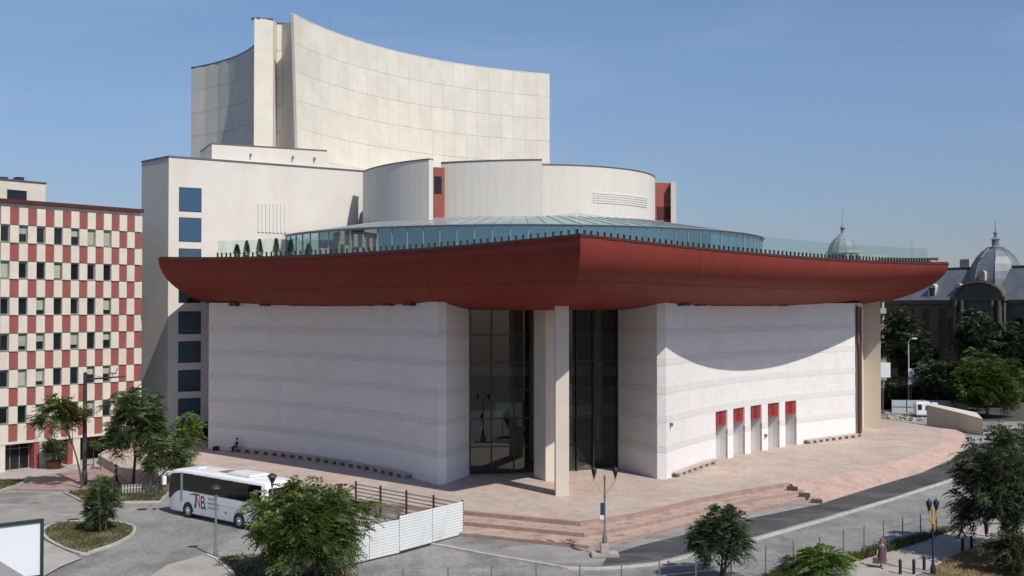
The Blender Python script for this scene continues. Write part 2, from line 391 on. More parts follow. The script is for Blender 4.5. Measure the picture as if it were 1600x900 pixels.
class MB:
    def __init__(s):
        s.v, s.f = [], []

    def add(s, vs, fs):
        k = len(s.v)
        s.v.extend(tuple(p) for p in vs)
        s.f.extend(tuple(i + k for i in f) for f in fs)
        return s

    def box(s, lo, hi, rz=0.0, at=(0, 0, 0)):
        c, sn = math.cos(rz), math.sin(rz)
        vs = []
        for z in (lo[2], hi[2]):
            for x, y in ((lo[0], lo[1]), (hi[0], lo[1]), (hi[0], hi[1]), (lo[0], hi[1])):
                vs.append((at[0] + c * x - sn * y, at[1] + sn * x + c * y, at[2] + z))
        return s.add(vs, [(3, 2, 1, 0), (4, 5, 6, 7), (0, 1, 5, 4), (1, 2, 6, 5), (2, 3, 7, 6), (3, 0, 4, 7)])

    def hexa(s, b, t):
        """Eight corners: four below, four above."""
        return s.add(list(b) + list(t), [(3, 2, 1, 0), (4, 5, 6, 7), (0, 1, 5, 4), (1, 2, 6, 5), (2, 3, 7, 6), (3, 0, 4, 7)])

    def prism(s, poly, z0, z1):
        n = len(poly)
        vs = [(p[0], p[1], z0 if not callable(z0) else z0(p)) for p in poly] + [(p[0], p[1], z1 if not callable(z1) else z1(p)) for p in poly]
        fs = [tuple(range(n - 1, -1, -1)), tuple(range(n, 2 * n))]
        for i in range(n):
            j = (i + 1) % n
            fs.append((i, j, n + j, n + i))
        return s.add(vs, fs)

    def ribbon(s, pts, z0, z1, d0, d1):
        """Wall along a polyline between the offsets d0 and d1 to its right-hand side."""
        n = len(pts)
        nn = []
        for i in range(n):
            a, b = pts[max(i - 1, 0)], pts[min(i + 1, n - 1)]
            if 0 < i < n - 1:
                u = Vector((pts[i][0] - a[0], pts[i][1] - a[1])).normalized()
                w = Vector((b[0] - pts[i][0], b[1] - pts[i][1])).normalized()
                t = (u + w)
                if t.length < 1e-6: t = u
                t.normalize()
                k = 1 / max(0.35, t.dot(u))
            else:
                t = Vector((b[0] - a[0], b[1] - a[1])).normalized(); k = 1
            nn.append((t.y * k, -t.x * k))
        vs = []
        for i in range(n):
            p, q = pts[i], nn[i]
            for d in (d0, d1):
                for z in (z0, z1):
                    zz = z(i) if callable(z) else z
                    vs.append((p[0] + q[0] * d, p[1] + q[1] * d, zz))
        fs = []
        for i in range(n - 1):
            a, b = 4 * i, 4 * i + 4
            fs += [(a, b, b + 1, a + 1), (a + 2, a + 3, b + 3, b + 2), (a + 1, b + 1, b + 3, a + 3), (a, a + 2, b + 2, b)]
        e = 4 * (n - 1)
        fs += [(0, 1, 3, 2), (e, e + 2, e + 3, e + 1)]
        return s.add(vs, fs)

    def tube(s, pts, radii, n=8):
        pts = [Vector(p) for p in pts]
        if not hasattr(radii, '__len__'): radii = [radii] * len(pts)
        base = len(s.v)
        for i, p in enumerate(pts):
            d = (pts[min(i + 1, len(pts) - 1)] - pts[max(i - 1, 0)]).normalized()
            u = d.cross(Vector((0, 0, 1)) if abs(d.z) < 0.9 else Vector((1, 0, 0))).normalized()
            w = d.cross(u)
            for k in range(n):
                a = 2 * math.pi * k / n
                s.v.append(tuple(p + (u * math.cos(a) + w * math.sin(a)) * radii[i]))
        for i in range(len(pts) - 1):
            for k in range(n):
                a, b = base + i * n + k, base + i * n + (k + 1) % n
                s.f.append((a, b, b + n, a + n))
        s.f.append(tuple(base + k for k in range(n - 1, -1, -1)))
        e = base + (len(pts) - 1) * n
        s.f.append(tuple(e + k for k in range(n)))
        return s

    def lathe(s, prof, c=(0, 0, 0), n=16, a0=0.0, a1=2 * math.pi):
        base = len(s.v)
        full = abs(a1 - a0 - 2 * math.pi) < 1e-6
        m = n if full else n + 1
        for r, z in prof:
            for k in range(m):
                a = a0 + (a1 - a0) * k / n
                s.v.append((c[0] + r * math.cos(a), c[1] + r * math.sin(a), c[2] + z))
        for i in range(len(prof) - 1):
            for k in range(n):
                a, b = base + i * m + k, base + i * m + ((k + 1) % m)
                s.f.append((a, b, b + m, a + m))
        if full:
            s.f.append(tuple(base + k for k in range(n - 1, -1, -1)))
            e = base + (len(prof) - 1) * m
            s.f.append(tuple(e + k for k in range(n)))
        return s

    def disc(s, c, r, axis, n=20, h=0.02):
        a = Vector(axis).normalized()
        return s.tube([Vector(c) - a * h / 2, Vector(c) + a * h / 2], r, n)

    def build(s, name, mat, parent=None, local=False, smooth=False, bevel=0.0, recalc=True, **kw):
        me = bpy.data.meshes.new(name)
        off = Vector((0, 0, 0)) if local else woff(parent)
        me.from_pydata([(v[0] - off[0], v[1] - off[1], v[2] - off[2]) for v in s.v], [], s.f)
        bm = bmesh.new(); bm.from_mesh(me)
        if recalc: bmesh.ops.recalc_face_normals(bm, faces=bm.faces)
        if bevel:
            es = [e for e in bm.edges if len(e.link_faces) == 2 and e.calc_face_angle(0) > 0.6]
            bmesh.ops.bevel(bm, geom=es, offset=bevel, segments=2, affect='EDGES', clamp_overlap=True)
        bm.to_mesh(me); bm.free()
        if smooth:
            me.shade_smooth() if hasattr(me, 'shade_smooth') else None
            try: me.set_sharp_from_angle(angle=R(38))
            except Exception: pass
        me.materials.append(mat if not isinstance(mat, str) else MT[mat])
        o = link_mesh(name, me, parent)
        return tag(o, **{('cat' if k == 'category' else k): v for k, v in kw.items()})


def sheet(name, poly, z, mat, kind='structure', parent=None, **kw):
    """A ground sheet, filled between its outline."""
    bm = bmesh.new()
    off = woff(parent)
    vs = [bm.verts.new((p[0] - off.x, p[1] - off.y, (p[2] if len(p) > 2 else z) - off.z)) for p in poly]
    f = bm.faces.new(vs)
    if f.normal.z < 0 or sum((a.co.x - b.co.x) * (a.co.y + b.co.y) for a, b in zip(vs, vs[1:] + vs[:1])) > 0:
        pass
    bm.normal_update()
    if f.normal.z < 0: f.normal_flip()
    bmesh.ops.triangulate(bm, faces=bm.faces)
    me = bpy.data.meshes.new(name); bm.to_mesh(me); bm.free()
    me.materials.append(MT[mat])
    o = link_mesh(name, me, parent)
    if kind: o['kind'] = kind
    return tag(o, **kw)


def copy_thing(root, loc, rotz=None, label=None, group=None):
    r = root.copy(); COL.objects.link(r); r.location = loc
    if rotz is not None: r.rotation_euler = (0, 0, rotz)
    if label: r['label'] = label
    if group: r['group'] = group
    for ch in root.children:
        c = ch.copy(); COL.objects.link(c); c.parent = r
        for g in ch.children:
            d = g.copy(); COL.objects.link(d); d.parent = c
    return r


def arc3(p0, p1, sag, n):
    """Circular-looking arc from p0 to p1; positive sag bulges to the left of the direction."""
    dx, dy = p1[0] - p0[0], p1[1] - p0[1]
    L = math.hypot(dx, dy)
    nx, ny = -dy / L, dx / L
    out = []
    for i in range(n + 1):
        t = i / n
        k = 4 * t * (1 - t) * sag
        out.append((p0[0] + dx * t + nx * k, p0[1] + dy * t + ny * k))
    return out


def circ3(a, b, c, n):
    """Arc of a circle through a, b, c as n+1 points from a to c."""
    ax, ay, bx, by, cx, cy = *a, *b, *c
    d = 2 * (ax * (by - cy) + bx * (cy - ay) + cx * (ay - by))
    ux = ((ax * ax + ay * ay) * (by - cy) + (bx * bx + by * by) * (cy - ay) + (cx * cx + cy * cy) * (ay - by)) / d
    uy = ((ax * ax + ay * ay) * (cx - bx) + (bx * bx + by * by) * (ax - cx) + (cx * cx + cy * cy) * (bx - ax)) / d
    r = math.hypot(ax - ux, ay - uy)
    t0, tb, t1 = (math.atan2(p[1] - uy, p[0] - ux) for p in (a, b, c))
    def unwrap(x, ref): return x + 2 * math.pi * round((ref - x) / (2 * math.pi))
    tb = unwrap(tb, t0); t1 = unwrap(t1, tb)
    return [(ux + r * math.cos(t0 + (t1 - t0) * i / n), uy + r * math.sin(t0 + (t1 - t0) * i / n)) for i in range(n + 1)]


def at_px(path, px):
    """Parameter 0..1 (and point) where a plan polyline crosses the vertical through pixel column px."""
    k = (px - 800) / F
    n = len(path) - 1
    for i in range(n):
        a, b = path[i], path[i + 1]
        fa, fb = a[0] - k * a[1], b[0] - k * b[1]
        if fa * fb <= 0 and fa != fb:
            t = fa / (fa - fb)
            return (i + t) / n, lerp(a, b, t)
    return None


def sub(path, t0, t1, n=None):
    """Part of a polyline between the parameters t0 and t1."""
    N = len(path) - 1
    def pt(t):
        x = min(max(t, 0), 1) * N
        i = min(int(x), N - 1)
        return lerp(path[i], path[i + 1], x - i)
    if n: return [pt(t0 + (t1 - t0) * i / n) for i in range(n + 1)]
    return [pt(t0)] + [path[i] for i in range(N + 1) if t0 + 1e-6 < i / N < t1 - 1e-6] + [pt(t1)]


def text_mesh(s, size, extrude=0.01, font_scale_x=1.0):
    cu = bpy.data.curves.new('text', 'FONT')
    cu.body = s; cu.size = size; cu.extrude = extrude
    o = bpy.data.objects.new('text', cu); COL.objects.link(o)
    dg = bpy.context.evaluated_depsgraph_get()
    me = bpy.data.meshes.new_from_object(o.evaluated_get(dg))
    bpy.data.objects.remove(o)
    if font_scale_x != 1.0: me.transform(Matrix.Scale(font_scale_x, 4, (1, 0, 0)))
    return me

# ================================================================== GROUND
sheet('ground', [(-1500, -60), (1500, -60), (1500, 3000), (-1500, 3000)], -0.02, 'ground')
sheet('road', [(-95, 30), (110, 30), (110, 148), (-95, 148)], 0.0, 'cobble')

PZ = 0.9                                    # level of the theatre's plaza
# --- plaza: paved deck, three big steps in front, a ramp at its right end
E1L, E1C = P(722, 798.5, PZ), P(907, 816, PZ)
dL = (E1L[0] - E1C[0], E1L[1] - E1C[1])
E1F = (E1C[0] + dL[0] * 4.3, E1C[1] + dL[1] * 4.3)
E1R = [P(x, y, PZ) for x, y in ((935, 812), (960, 809), (995, 803), (1040, 793), (1088, 781), (1130, 773), (1173, 765), (1235, 755))]
RAMP_IN = [P(x, y, PZ) for x, y in ((1300, 744), (1380, 726), (1440, 708), (1468, 693), (1474, 680), (1470, 669))]
RAMP_OUT = [P(x, y, 0.11) for x, y in ((1280, 787), (1325, 773), (1380, 756), (1440, 738), (1485, 718), (1508, 700), (1512, 684), (1500, 672))]
plaza_poly = [(-44, 126), (-41, 108), E1F, E1L, E1C] + E1R + RAMP_IN + [P(1380, 655, PZ), (46, 150), (20, 160)]
mb = MB(); mb.prism(plaza_poly, 0.0, PZ)
plaza = mb.build('plaza', 'plaza', kind='structure')
for zt, cpx, off, rpts in ((0.62, (913, 833), 1.7, ((935, 829), (960, 826), (1010, 816), (1067, 803), (1120, 791), (1175, 779), (1256, 766))),
                           (0.34, (920, 852), 3.4, ((940, 848), (965, 843), (1015, 832), (1067, 819), (1120, 807), (1175, 796), (1268, 775)))):
    c = P(*cpx, zt)
    a = (c[0] + dL[0] * 1.55, c[1] + dL[1] * 1.55)
    a = (a[0] - 0.15 * off, a[1] - 0.05 * off)
    rp = [P(x, y, zt) for x, y in rpts]
    poly = [a, c] + rp + [(E1R[-1][0] - 1, E1R[-1][1] + 2), (E1C[0], E1C[1] + 3), (a[0] + 1.0, a[1] + 6)]
    m_ = MB(); m_.prism(poly, 0.02 if zt > 0.5 else 0.01, zt)
    m_.build('step', 'step', plaza)
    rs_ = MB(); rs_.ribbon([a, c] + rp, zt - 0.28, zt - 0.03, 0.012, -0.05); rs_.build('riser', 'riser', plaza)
# top riser course of the plaza edge
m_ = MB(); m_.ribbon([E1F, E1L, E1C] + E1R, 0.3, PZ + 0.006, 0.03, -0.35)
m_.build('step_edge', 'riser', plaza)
# ramp surface, from the street up to the plaza
n_ = 24
ri = sub([E1R[-1]] + RAMP_IN, 0, 1, n_)
ro = sub([P(1262, 781, 0.11)] + RAMP_OUT, 0, 1, n_)
vs, fs = [], []
for k in range(n_ + 1):
    for j in range(5):
        p = lerp(ro[k], ri[k], j / 4)
        vs.append((p[0], p[1], 0.11 + (PZ - 0.11 + 0.004) * (j / 4)))
for k in range(n_):
    for j in range(4):
        a = k * 5 + j
        fs.append((a, a + 1, a + 6, a + 5))
mb = MB(); mb.add(vs, fs)
mb.build('ramp', 'ramp', plaza, recalc=True)
mb = MB(); mb.prism([ri[0], ri[0], ri[1], ro[1], ro[0]][1:], 0.0, 0.1); mb.build('ramp_side', 'step', plaza)
# the three little stone blocks closing the steps
for px, py, z in ((1238, 761, 0.9), (1257, 771, 0.62), (1276, 781, 0.34)):
    p = P(px, py, z)
    m_ = MB(); m_.box((-0.42, -0.2, -0.3), (0.42, 0.2, 0.05), R(-25), (p[0], p[1], z))
    tag(m_.build('stone_block', 'oldstone', bevel=0.03), 'rough dark stone block ending the %s where the steps meet the ramp' % ('top plaza step', 'middle plaza step', 'lowest plaza step')[(0.9, 0.62, 0.34).index(z)], 'stone block', 'stone blocks at the end of the steps')

# --- dark asphalt footway in front of the steps, with its pale kerb
K1 = [P(x, y, 0.1) for x, y in ((684, 850), (767, 866), (847, 879), (887, 886), (930, 887), (980, 884), (1027, 879), (1085, 865), (1184, 840), (1280, 813), (1387, 781), (1480, 751), (1560, 722), (1640, 690))]
asph = K1 + [P(1640, 660, 0.1), P(1500, 672, 0.1), P(1440, 720, 0.1), P(1270, 770, 0.1), (E1C[0], E1C[1] + 1), (E1F[0] + 6, E1F[1] - 2)]
mb = MB(); mb.prism([(K1[0][0] - 9, K1[0][1] + 5.5)] + asph[:len(K1)] + asph[len(K1):], 0.001, 0.1)
foot = mb.build('footway', 'asphold', kind='structure')
# newer, darker tarmac towards the right
D1 = [P(x, y, 0.104) for x, y in ((940, 884), (1027, 876), (1085, 862), (1184, 837), (1280, 810), (1387, 779), (1480, 749), (1560, 720), (1600, 700), (1540, 690), (1512, 700), (1485, 719), (1440, 739), (1380, 757), (1280, 788), (1160, 812), (1067, 836), (1000, 852), (950, 868))]
sheet('tarmac_strip', D1, 0.104, 'asphalt')
mb = MB()
path = [(K1[0][0] - 9, K1[0][1] + 5.5)] + K1
kerb = mb
dens = sub(path, 0, 1, 90)
mb.ribbon(dens, 0.0, 0.125, 0.22, -0.02)
mb.build('kerb', 'kerb', kind='structure')
# drifted leaves/dirt line of the gutter is part of the setts' stains

# --- left forecourt: islands of turf with kerbs, paved paths
def island(name, pts, z, mat, kerbname='kerb', closed=True, w=0.22):
    poly = [P(x, y, z) for x, y in pts]
    s = sheet(name, poly, z, mat)
    if kerbname:
        pl = poly + [poly[0], poly[1]] if closed else poly
        m_ = MB()
        for i in range(len(pl) - (2 if closed else 1)):
            m_.ribbon([pl[i], pl[i + 1]], 0.0, z + 0.03, w / 2, -w / 2)
        m_.build(kerbname, 'kerb', s)
    return s, poly


def smooth_px(pts, n=3):
    pts = list(pts)
    for _ in range(n):
        out = []
        for i in range(len(pts)):
            a, b = pts[i], pts[(i + 1) % len(pts)]
            out += [lerp(a, b, 0.25), lerp(a, b, 0.75)]
        pts = out
    return pts


isl, isl_poly = island('turf_island', smooth_px([(62, 838), (128, 868), (150, 858), (185, 848), (212, 831), (208, 818), (150, 812), (76, 816)], 2), 0.12, 'turf')
strip, strip_poly = island('turf_strip', [(100, 768), (130, 783), (165, 787), (190, 784), (250, 783), (262, 770), (240, 764), (160, 764)], 0.12, 'turf')
lawn, lawn_poly = island('lawn_patch', [(-40, 772), (0, 766), (28, 757), (42, 749), (10, 749), (-40, 752)], 0.10, 'turf')
sheet('pink_pavement', [P(x, y, 0.03) for x, y in ((20, 764), (45, 748), (120, 735), (200, 728), (235, 745), (240, 762), (160, 763), (100, 766), (60, 766))], 0.03, 'pinkpave')
sheet('office_pavement', [P(x, y, 0.02) for x, y in ((-120, 760), (0, 750), (45, 747), (120, 734), (210, 727), (250, 700), (200, 690), (-120, 736))], 0.02, 'concrete')
sheet('pale_road_patch', [P(x, y, 0.006) for x, y in ((-60, 835), (-60, 775), (40, 768), (95, 768), (130, 785), (135, 800), (60, 822), (0, 845))], 0.006, 'asphold')
sheet('concrete_path', [P(x, y, 0.09) for x, y in ((60, 840), (128, 872), (95, 885), (60, 905), (-40, 905), (-40, 850))], 0.09, 'concrete')
sheet('corner_path', [P(x, y, 0.08) for x, y in ((226, 906), (262, 882), (322, 866), (350, 880), (370, 892), (380, 915), (226, 915))], 0.08, 'concrete')
tp = [P(x, y, 0.11) for x, y in ((338, 872), (372, 866), (430, 866), (520, 884), (560, 900), (575, 940), (380, 940), (362, 893))]
bed = sheet('planting_bed', tp, 0.11, 'soil')
mb = MB(); mb.ribbon([P(x, y, 0.1) for x, y in ((322, 866), (338, 873), (362, 894), (380, 940))], 0.0, 0.15, 0.1, -0.1)
mb.build('kerb', 'kerb', bed)
# manhole covers
for px, py, w_ in ((115, 812, 'near the turf island'), (222, 796, 'in front of the white coach')):
    p = P(px, py, 0.0)
    MB().lathe([(0.42, 0.0), (0.42, 0.02), (0.36, 0.026), (0.0, 0.026)], (p[0], p[1], 0.0), 18).build('manhole_cover', 'dark', label='round dark manhole cover in the setts ' + w_, category='manhole cover', group='manhole covers')

# --- right: park path and dry grass beyond the fence
sheet('park_path', [P(x, y, 0.05) for x, y in ((1180, 930), (1215, 905), (1320, 880), (1440, 846), (1480, 832), (1560, 806), (1700, 770), (1700, 800), (1560, 850), (1530, 862), (1470, 880), (1420, 905), (1400, 940))], 0.05, 'concrete')
dry = sheet('dry_grass_patch', [P(x, y, 0.058) for x, y in ((1455, 893), (1480, 872), (1520, 857), (1560, 850), (1700, 802), (1760, 840), (1760, 960), (1440, 960))], 0.058, 'soil')
rub_poly = [P(x, y, 0.03) for x, y in ((1372, 655), (1380, 646), (1420, 641), (1450, 650), (1450, 664), (1500, 674), (1470, 668), (1400, 660))]
sheet('bare_earth', rub_poly[:5] + [P(1400, 659, 0.03)], 0.03, 'asphold')
m_ = MB(); rg_ = random.Random(3)
for k in range(120):
    p = P(rg_.uniform(1380, 1448), rg_.uniform(646, 658), 0.03); s_ = rg_.uniform(0.12, 0.45)
    m_.box((-s_, -s_ * 0.7, -0.1), (s_, s_ * 0.7, s_ * rg_.uniform(0.4, 1.0)), rg_.uniform(0, 3), (p[0], p[1], 0.03))
m_.build('rubble', 'concrete', kind='stuff')


def blades(name, poly, n, h, w, mat, seed, z=0.1, **kw):
    rg = np.random.default_rng(seed)
    xs = [p[0] for p in poly]; ys = [p[1] for p in poly]
    pts = []
    while len(pts) < n:
        x = rg.uniform(min(xs), max(xs)); y = rg.uniform(min(ys), max(ys))
        ins = False
        j = len(poly) - 1
        for i in range(len(poly)):
            if (ys[i] > y) != (ys[j] > y) and x < (xs[j] - xs[i]) * (y - ys[i]) / (ys[j] - ys[i]) + xs[i]: ins = not ins
            j = i
        if ins and (math.sin(x * 1.7 + seed) * math.sin(y * 1.3) + rg.uniform(-0.8, 1.0)) > -0.2: pts.append((x, y))
    v, f = [], []
    for x, y in pts:
        a = rg.uniform(0, 6.28); hh = h * rg.uniform(0.5, 1.3)
        dx, dy = math.cos(a) * w, math.sin(a) * w
        lx, ly = rg.normal(0, hh * 0.4, 2)
        k = len(v)
        v += [(x - dx, y - dy, z), (x + dx, y + dy, z), (x + lx, y + ly, z + hh)]
        f.append((k, k + 1, k + 2))
    m_ = MB(); m_.add(v, f)
    o = m_.build(name, mat, recalc=False, kind='stuff', **kw)
    return o


blades('grass', isl_poly, 5000, 0.11, 0.03, 'grassblade', 1, 0.12)
blades('grass', strip_poly, 4000, 0.14, 0.04, 'grassblade', 2, 0.12)
blades('grass', lawn_poly, 2500, 0.12, 0.04, 'grassblade', 3, 0.10)
blades('grass', tp, 3000, 0.16, 0.04, 'grassblade', 4, 0.11)
blades('dry_grass', [P(x, y, 0.058) for x, y in ((1455, 893), (1480, 872), (1520, 857), (1560, 850), (1640, 830), (1640, 930), (1440, 930))], 7000, 0.14, 0.03, 'strawblade', 5, 0.058)
weed_line = [P(x, y, 0.05) for x, y in ((1150, 925), (1215, 893), (1305, 874), (1438, 838), (1500, 820), (1500, 826), (1438, 848), (1310, 886), (1220, 912))]
blades('weeds', weed_line, 4500, 0.35, 0.05, 'grassblade', 6, 0.05)

# ================================================================== THEATRE
theatre = thing('theatre', 'large cream and white theatre with an overhanging dark red hull-shaped canopy roof', 'theatre', (0, 110, 0))

# ---- plan points
WL0, WL1 = (-31.4, 112.8), (-6.1, 89.6)
WR0, WR1 = (13.1, 92.6), (38.7, 122.9)
GL0, GR1 = (-3.7, 95.1), (9.6, 99.3)
C0 = (4.65, 73.8); TL = (-35.6, 109.4); TR = (51.5, 128.2)
BC, BL, BR = (3.3, 92.8), (-29.3, 122.0), (39.3, 142.5)
ZB = 15.23
WT = 15.95                                   # top of the hall walls, inside the canopy


def rim_h(t, side):
    a = 4.905
    if side < 0: m_, e = 4.50, 4.97
    else: m_, e = 4.60, 5.22
    # through t=0, 0.28, 1
    t1 = 0.28
    # quadratic a + b t + c t^2
    c = ((m_ - a) / t1 - (e - a)) / (t1 - 1)
    b = (e - a) - c
    return HC + a + b * t + c * t * t


def rim(t, side):
    e = TL if side < 0 else TR
    x, y = lerp(C0, e, t)
    L = math.hypot(e[0] - C0[0], e[1] - C0[1])
    nx, ny = -(e[1] - C0[1]) / L, (e[0] - C0[0]) / L
    if side < 0: nx, ny = -nx, -ny
    k = 4 * t * (1 - t) * 0.2
    return (x + nx * k, y + ny * k, rim_h(t, side))


def hull(t, q, side):
    r = rim(t, side)
    b = lerp(BC, BL if side < 0 else BR, t)
    ph = q * math.pi / 2
    d = (1 - math.cos(ph)) ** (1.32 - 0.32 * min(max((t - 0.6) / 0.4, 0), 1))
    return Vector((r[0] + (b[0] - r[0]) * d, r[1] + (b[1] - r[1]) * d, r[2] - (r[2] - ZB) * math.sin(ph)))


canopy = MB()
canopy.prism([lerp(BC, BL, 0.0), BR, (30, 152), (-24, 131), BL], ZB - 0.004, ZB + 0.35)
canopy = canopy.build('canopy', 'soffit', theatre)
for side, tsp in ((-1, (0.0, 0.095, 0.19, 0.284, 0.40, 0.52, 0.64, 0.76, 0.88, 1.0)), (1, (0.0, 0.074, 0.148, 0.222, 0.315, 0.41, 0.505, 0.60, 0.70, 0.80, 0.90, 1.0))):
    for ti in range(len(tsp) - 1):
        for qi, (q0, q1) in enumerate(((0.0, 0.40), (0.40, 0.72), (0.72, 1.0))):
            t0, t1 = tsp[ti], tsp[ti + 1]
            if ti > 0: t0 += 0.0007 if t0 in (0.284, 0.222) else 0.00018
            if qi > 0: q0 += 0.004 if qi == 1 else 0.0012
            nt, nq = 5, 7
            bm = bmesh.new()
            g = [[bm.verts.new(hull(t0 + (t1 - t0) * i / nt, q0 + (q1 - q0) * j / nq, side)) for j in range(nq + 1)] for i in range(nt + 1)]
            for i in range(nt):
                for j in range(nq):
                    q_ = (g[i][j], g[i + 1][j], g[i + 1][j + 1], g[i][j + 1])
                    bm.faces.new(q_ if side < 0 else q_[::-1])
            bm.normal_update()
            geo = bmesh.ops.solidify(bm, geom=bm.faces[:], thickness=0.05)
            bmesh.ops.recalc_face_normals(bm, faces=bm.faces)
            o_ = woff(theatre)
            for v in bm.verts: v.co -= o_
            me = bpy.data.meshes.new('canopy_panel'); bm.to_mesh(me); bm.free()
            me.shade_smooth(); me.set_sharp_from_angle(angle=R(40))
            me.materials.append(MT['red'])
            link_mesh('canopy_panel', me, canopy)
# backing added inside the hull to stop light leaking through the panel joints
for side in (-1, 1):
    nt, nq = 24, 12
    vs = [tuple(hull(i / nt, j / nq, side) + Vector((0.05 * (1 if side < 0 else -1), 0.16, 0.12))) for i in range(nt + 1) for j in range(nq + 1)]
    fs = [(i * (nq + 1) + j, (i + 1) * (nq + 1) + j, (i + 1) * (nq + 1) + j + 1, i * (nq + 1) + j + 1) for i in range(nt) for j in range(nq)]
    mb = MB(); mb.add(vs, fs); mb.build('canopy_lining', 'redtrim', canopy)
# returns of the hull behind its two tips
for side, T2, B2 in ((-1, (-31.5, 121.6), (-27.5, 124.5)), (1, (47.0, 146.0), (36.0, 151.0))):
    bm = bmesh.new()
    nq = 16
    rows = []
    rz = rim_h(1, side)
    for i in range(3):
        t = i / 2
        r = lerp(TL if side < 0 else TR, T2, t)
        b = lerp(BL if side < 0 else BR, B2, t)
        row = []
        for j in range(nq + 1):
            ph = j / nq * math.pi / 2
            d = 1 - math.cos(ph)
            row.append(bm.verts.new((r[0] + (b[0] - r[0]) * d, r[1] + (b[1] - r[1]) * d - 110, rz - (rz - ZB) * math.sin(ph))))
        rows.append(row)
    for i in range(2):
        for j in range(nq):
            bm.faces.new((rows[i][j], rows[i + 1][j], rows[i + 1][j + 1], rows[i][j + 1]))
    bmesh.ops.recalc_face_normals(bm, faces=bm.faces)
    me = bpy.data.meshes.new('canopy_return'); bm.to_mesh(me); bm.free()
    me.shade_smooth(); me.materials.append(MT['red'])
    link_mesh('canopy_return', me, canopy)
# rim trim and terrace deck
mb = MB()
for side in (-1, 1):
    pts = [rim(i / 24, side) for i in range(25)]
    for i in range(24):
        a, b = pts[i], pts[i + 1]
        mb.ribbon([a, b] if side > 0 else [b, a], a[2] - 0.10, a[2] + 0.05, 0.05, -0.25)
mb.build('rim_trim', 'redtrim', canopy)
ring = []
for i in range(24, -1, -1): ring.append(rim(i / 24, -1))
for i in range(1, 25): ring.append(rim(i / 24, 1))
ring += [(47.0, 146.0, HC + 5.2), (20, 160, HC + 4.9), (-10, 140, HC + 4.9), (-31.5, 121.6, HC + 4.95)]
vs = [(3, 122, HC + 4.78)] + [(p[0], p[1], p[2] - 0.04) for p in ring]
fs = [(0, i, i + 1) for i in range(1, len(ring))] + [(0, len(ring), 1)]
mb = MB(); mb.add(vs, fs); mb.build('terrace_deck', 'deck', canopy)

# ---- white hall walls with grey stone bands
BANDS = ((13.25, 0.62), (10.85, 0.62), (8.42, 0.62), (5.98, 0.60), (3.46, 0.56))
left_arc = arc3(WL0, WL1, 2.3, 28)
left_path = [(-26.5, 121.0)] + left_arc + [(-5.45, 90.1), GL0]
right_arc = arc3(WR0, WR1, 2.4, 40)
wallL = MB()
wallL.ribbon(left_path, 0.4, WT, 0.0, -0.8)
wallL = wallL.build('hall_wall', 'white', theatre, label='shaded white curved hall wall left of the entrance')
mb = MB(); mb.ribbon(left_path, 0.45, 3.05, 0.012, -0.2); mb.build('base_course', 'whiteplain', wallL)
for z, h in BANDS:
    m_ = MB(); m_.ribbon(left_path, z - h / 2, z + h / 2, 0.02, -0.2)
    m_.build('stone_band', 'band', wallL)

# right wall, with the five tall door recesses
DOORS = ((1117.5, 1136), (1145, 1163), (1172, 1189.5), (1199, 1217), (1226, 1243.5))
DT = 5.6
tt = [(at_px(right_arc, a)[0], at_px(right_arc, b)[0]) for a, b in DOORS]
right_path = [GR1, (12.35, 92.75)] + right_arc + [(37.2, 127.5)]
wallR = MB()
wallR.ribbon(right_path, DT, WT, 0.0, -0.8)
wallR = wallR.build('hall_wall', 'white', theatre, label='sunlit white curved hall wall with five tall doors')
lows = []
prev = 0.0
for k, (a, b) in enumerate(tt):
    s_ = sub(right_arc, prev, a)
    if k == 0: s_ = [GR1, (12.35, 92.75)] + s_
    lows.append(s_); prev = b
lows.append(sub(right_arc, prev, 1.0) + [(37.2, 127.5)])
for s_ in lows:
    m1, m2 = MB(), MB()
    m1.ribbon(s_, 0.4, DT, 0.0, -0.8)
    m2.ribbon(s_, 0.45, 3.05, 0.012, -0.2)
    m1.build('lower_wall', 'white', wallR); m2.build('base_course', 'whiteplain', wallR)
for z, h in BANDS:
    for s_ in ([right_path] if z - h / 2 > DT else lows):
        m_ = MB(); m_.ribbon(s_, z - h / 2, z + h / 2, 0.02, -0.2)
        m_.build('stone_band', 'band', wallR)
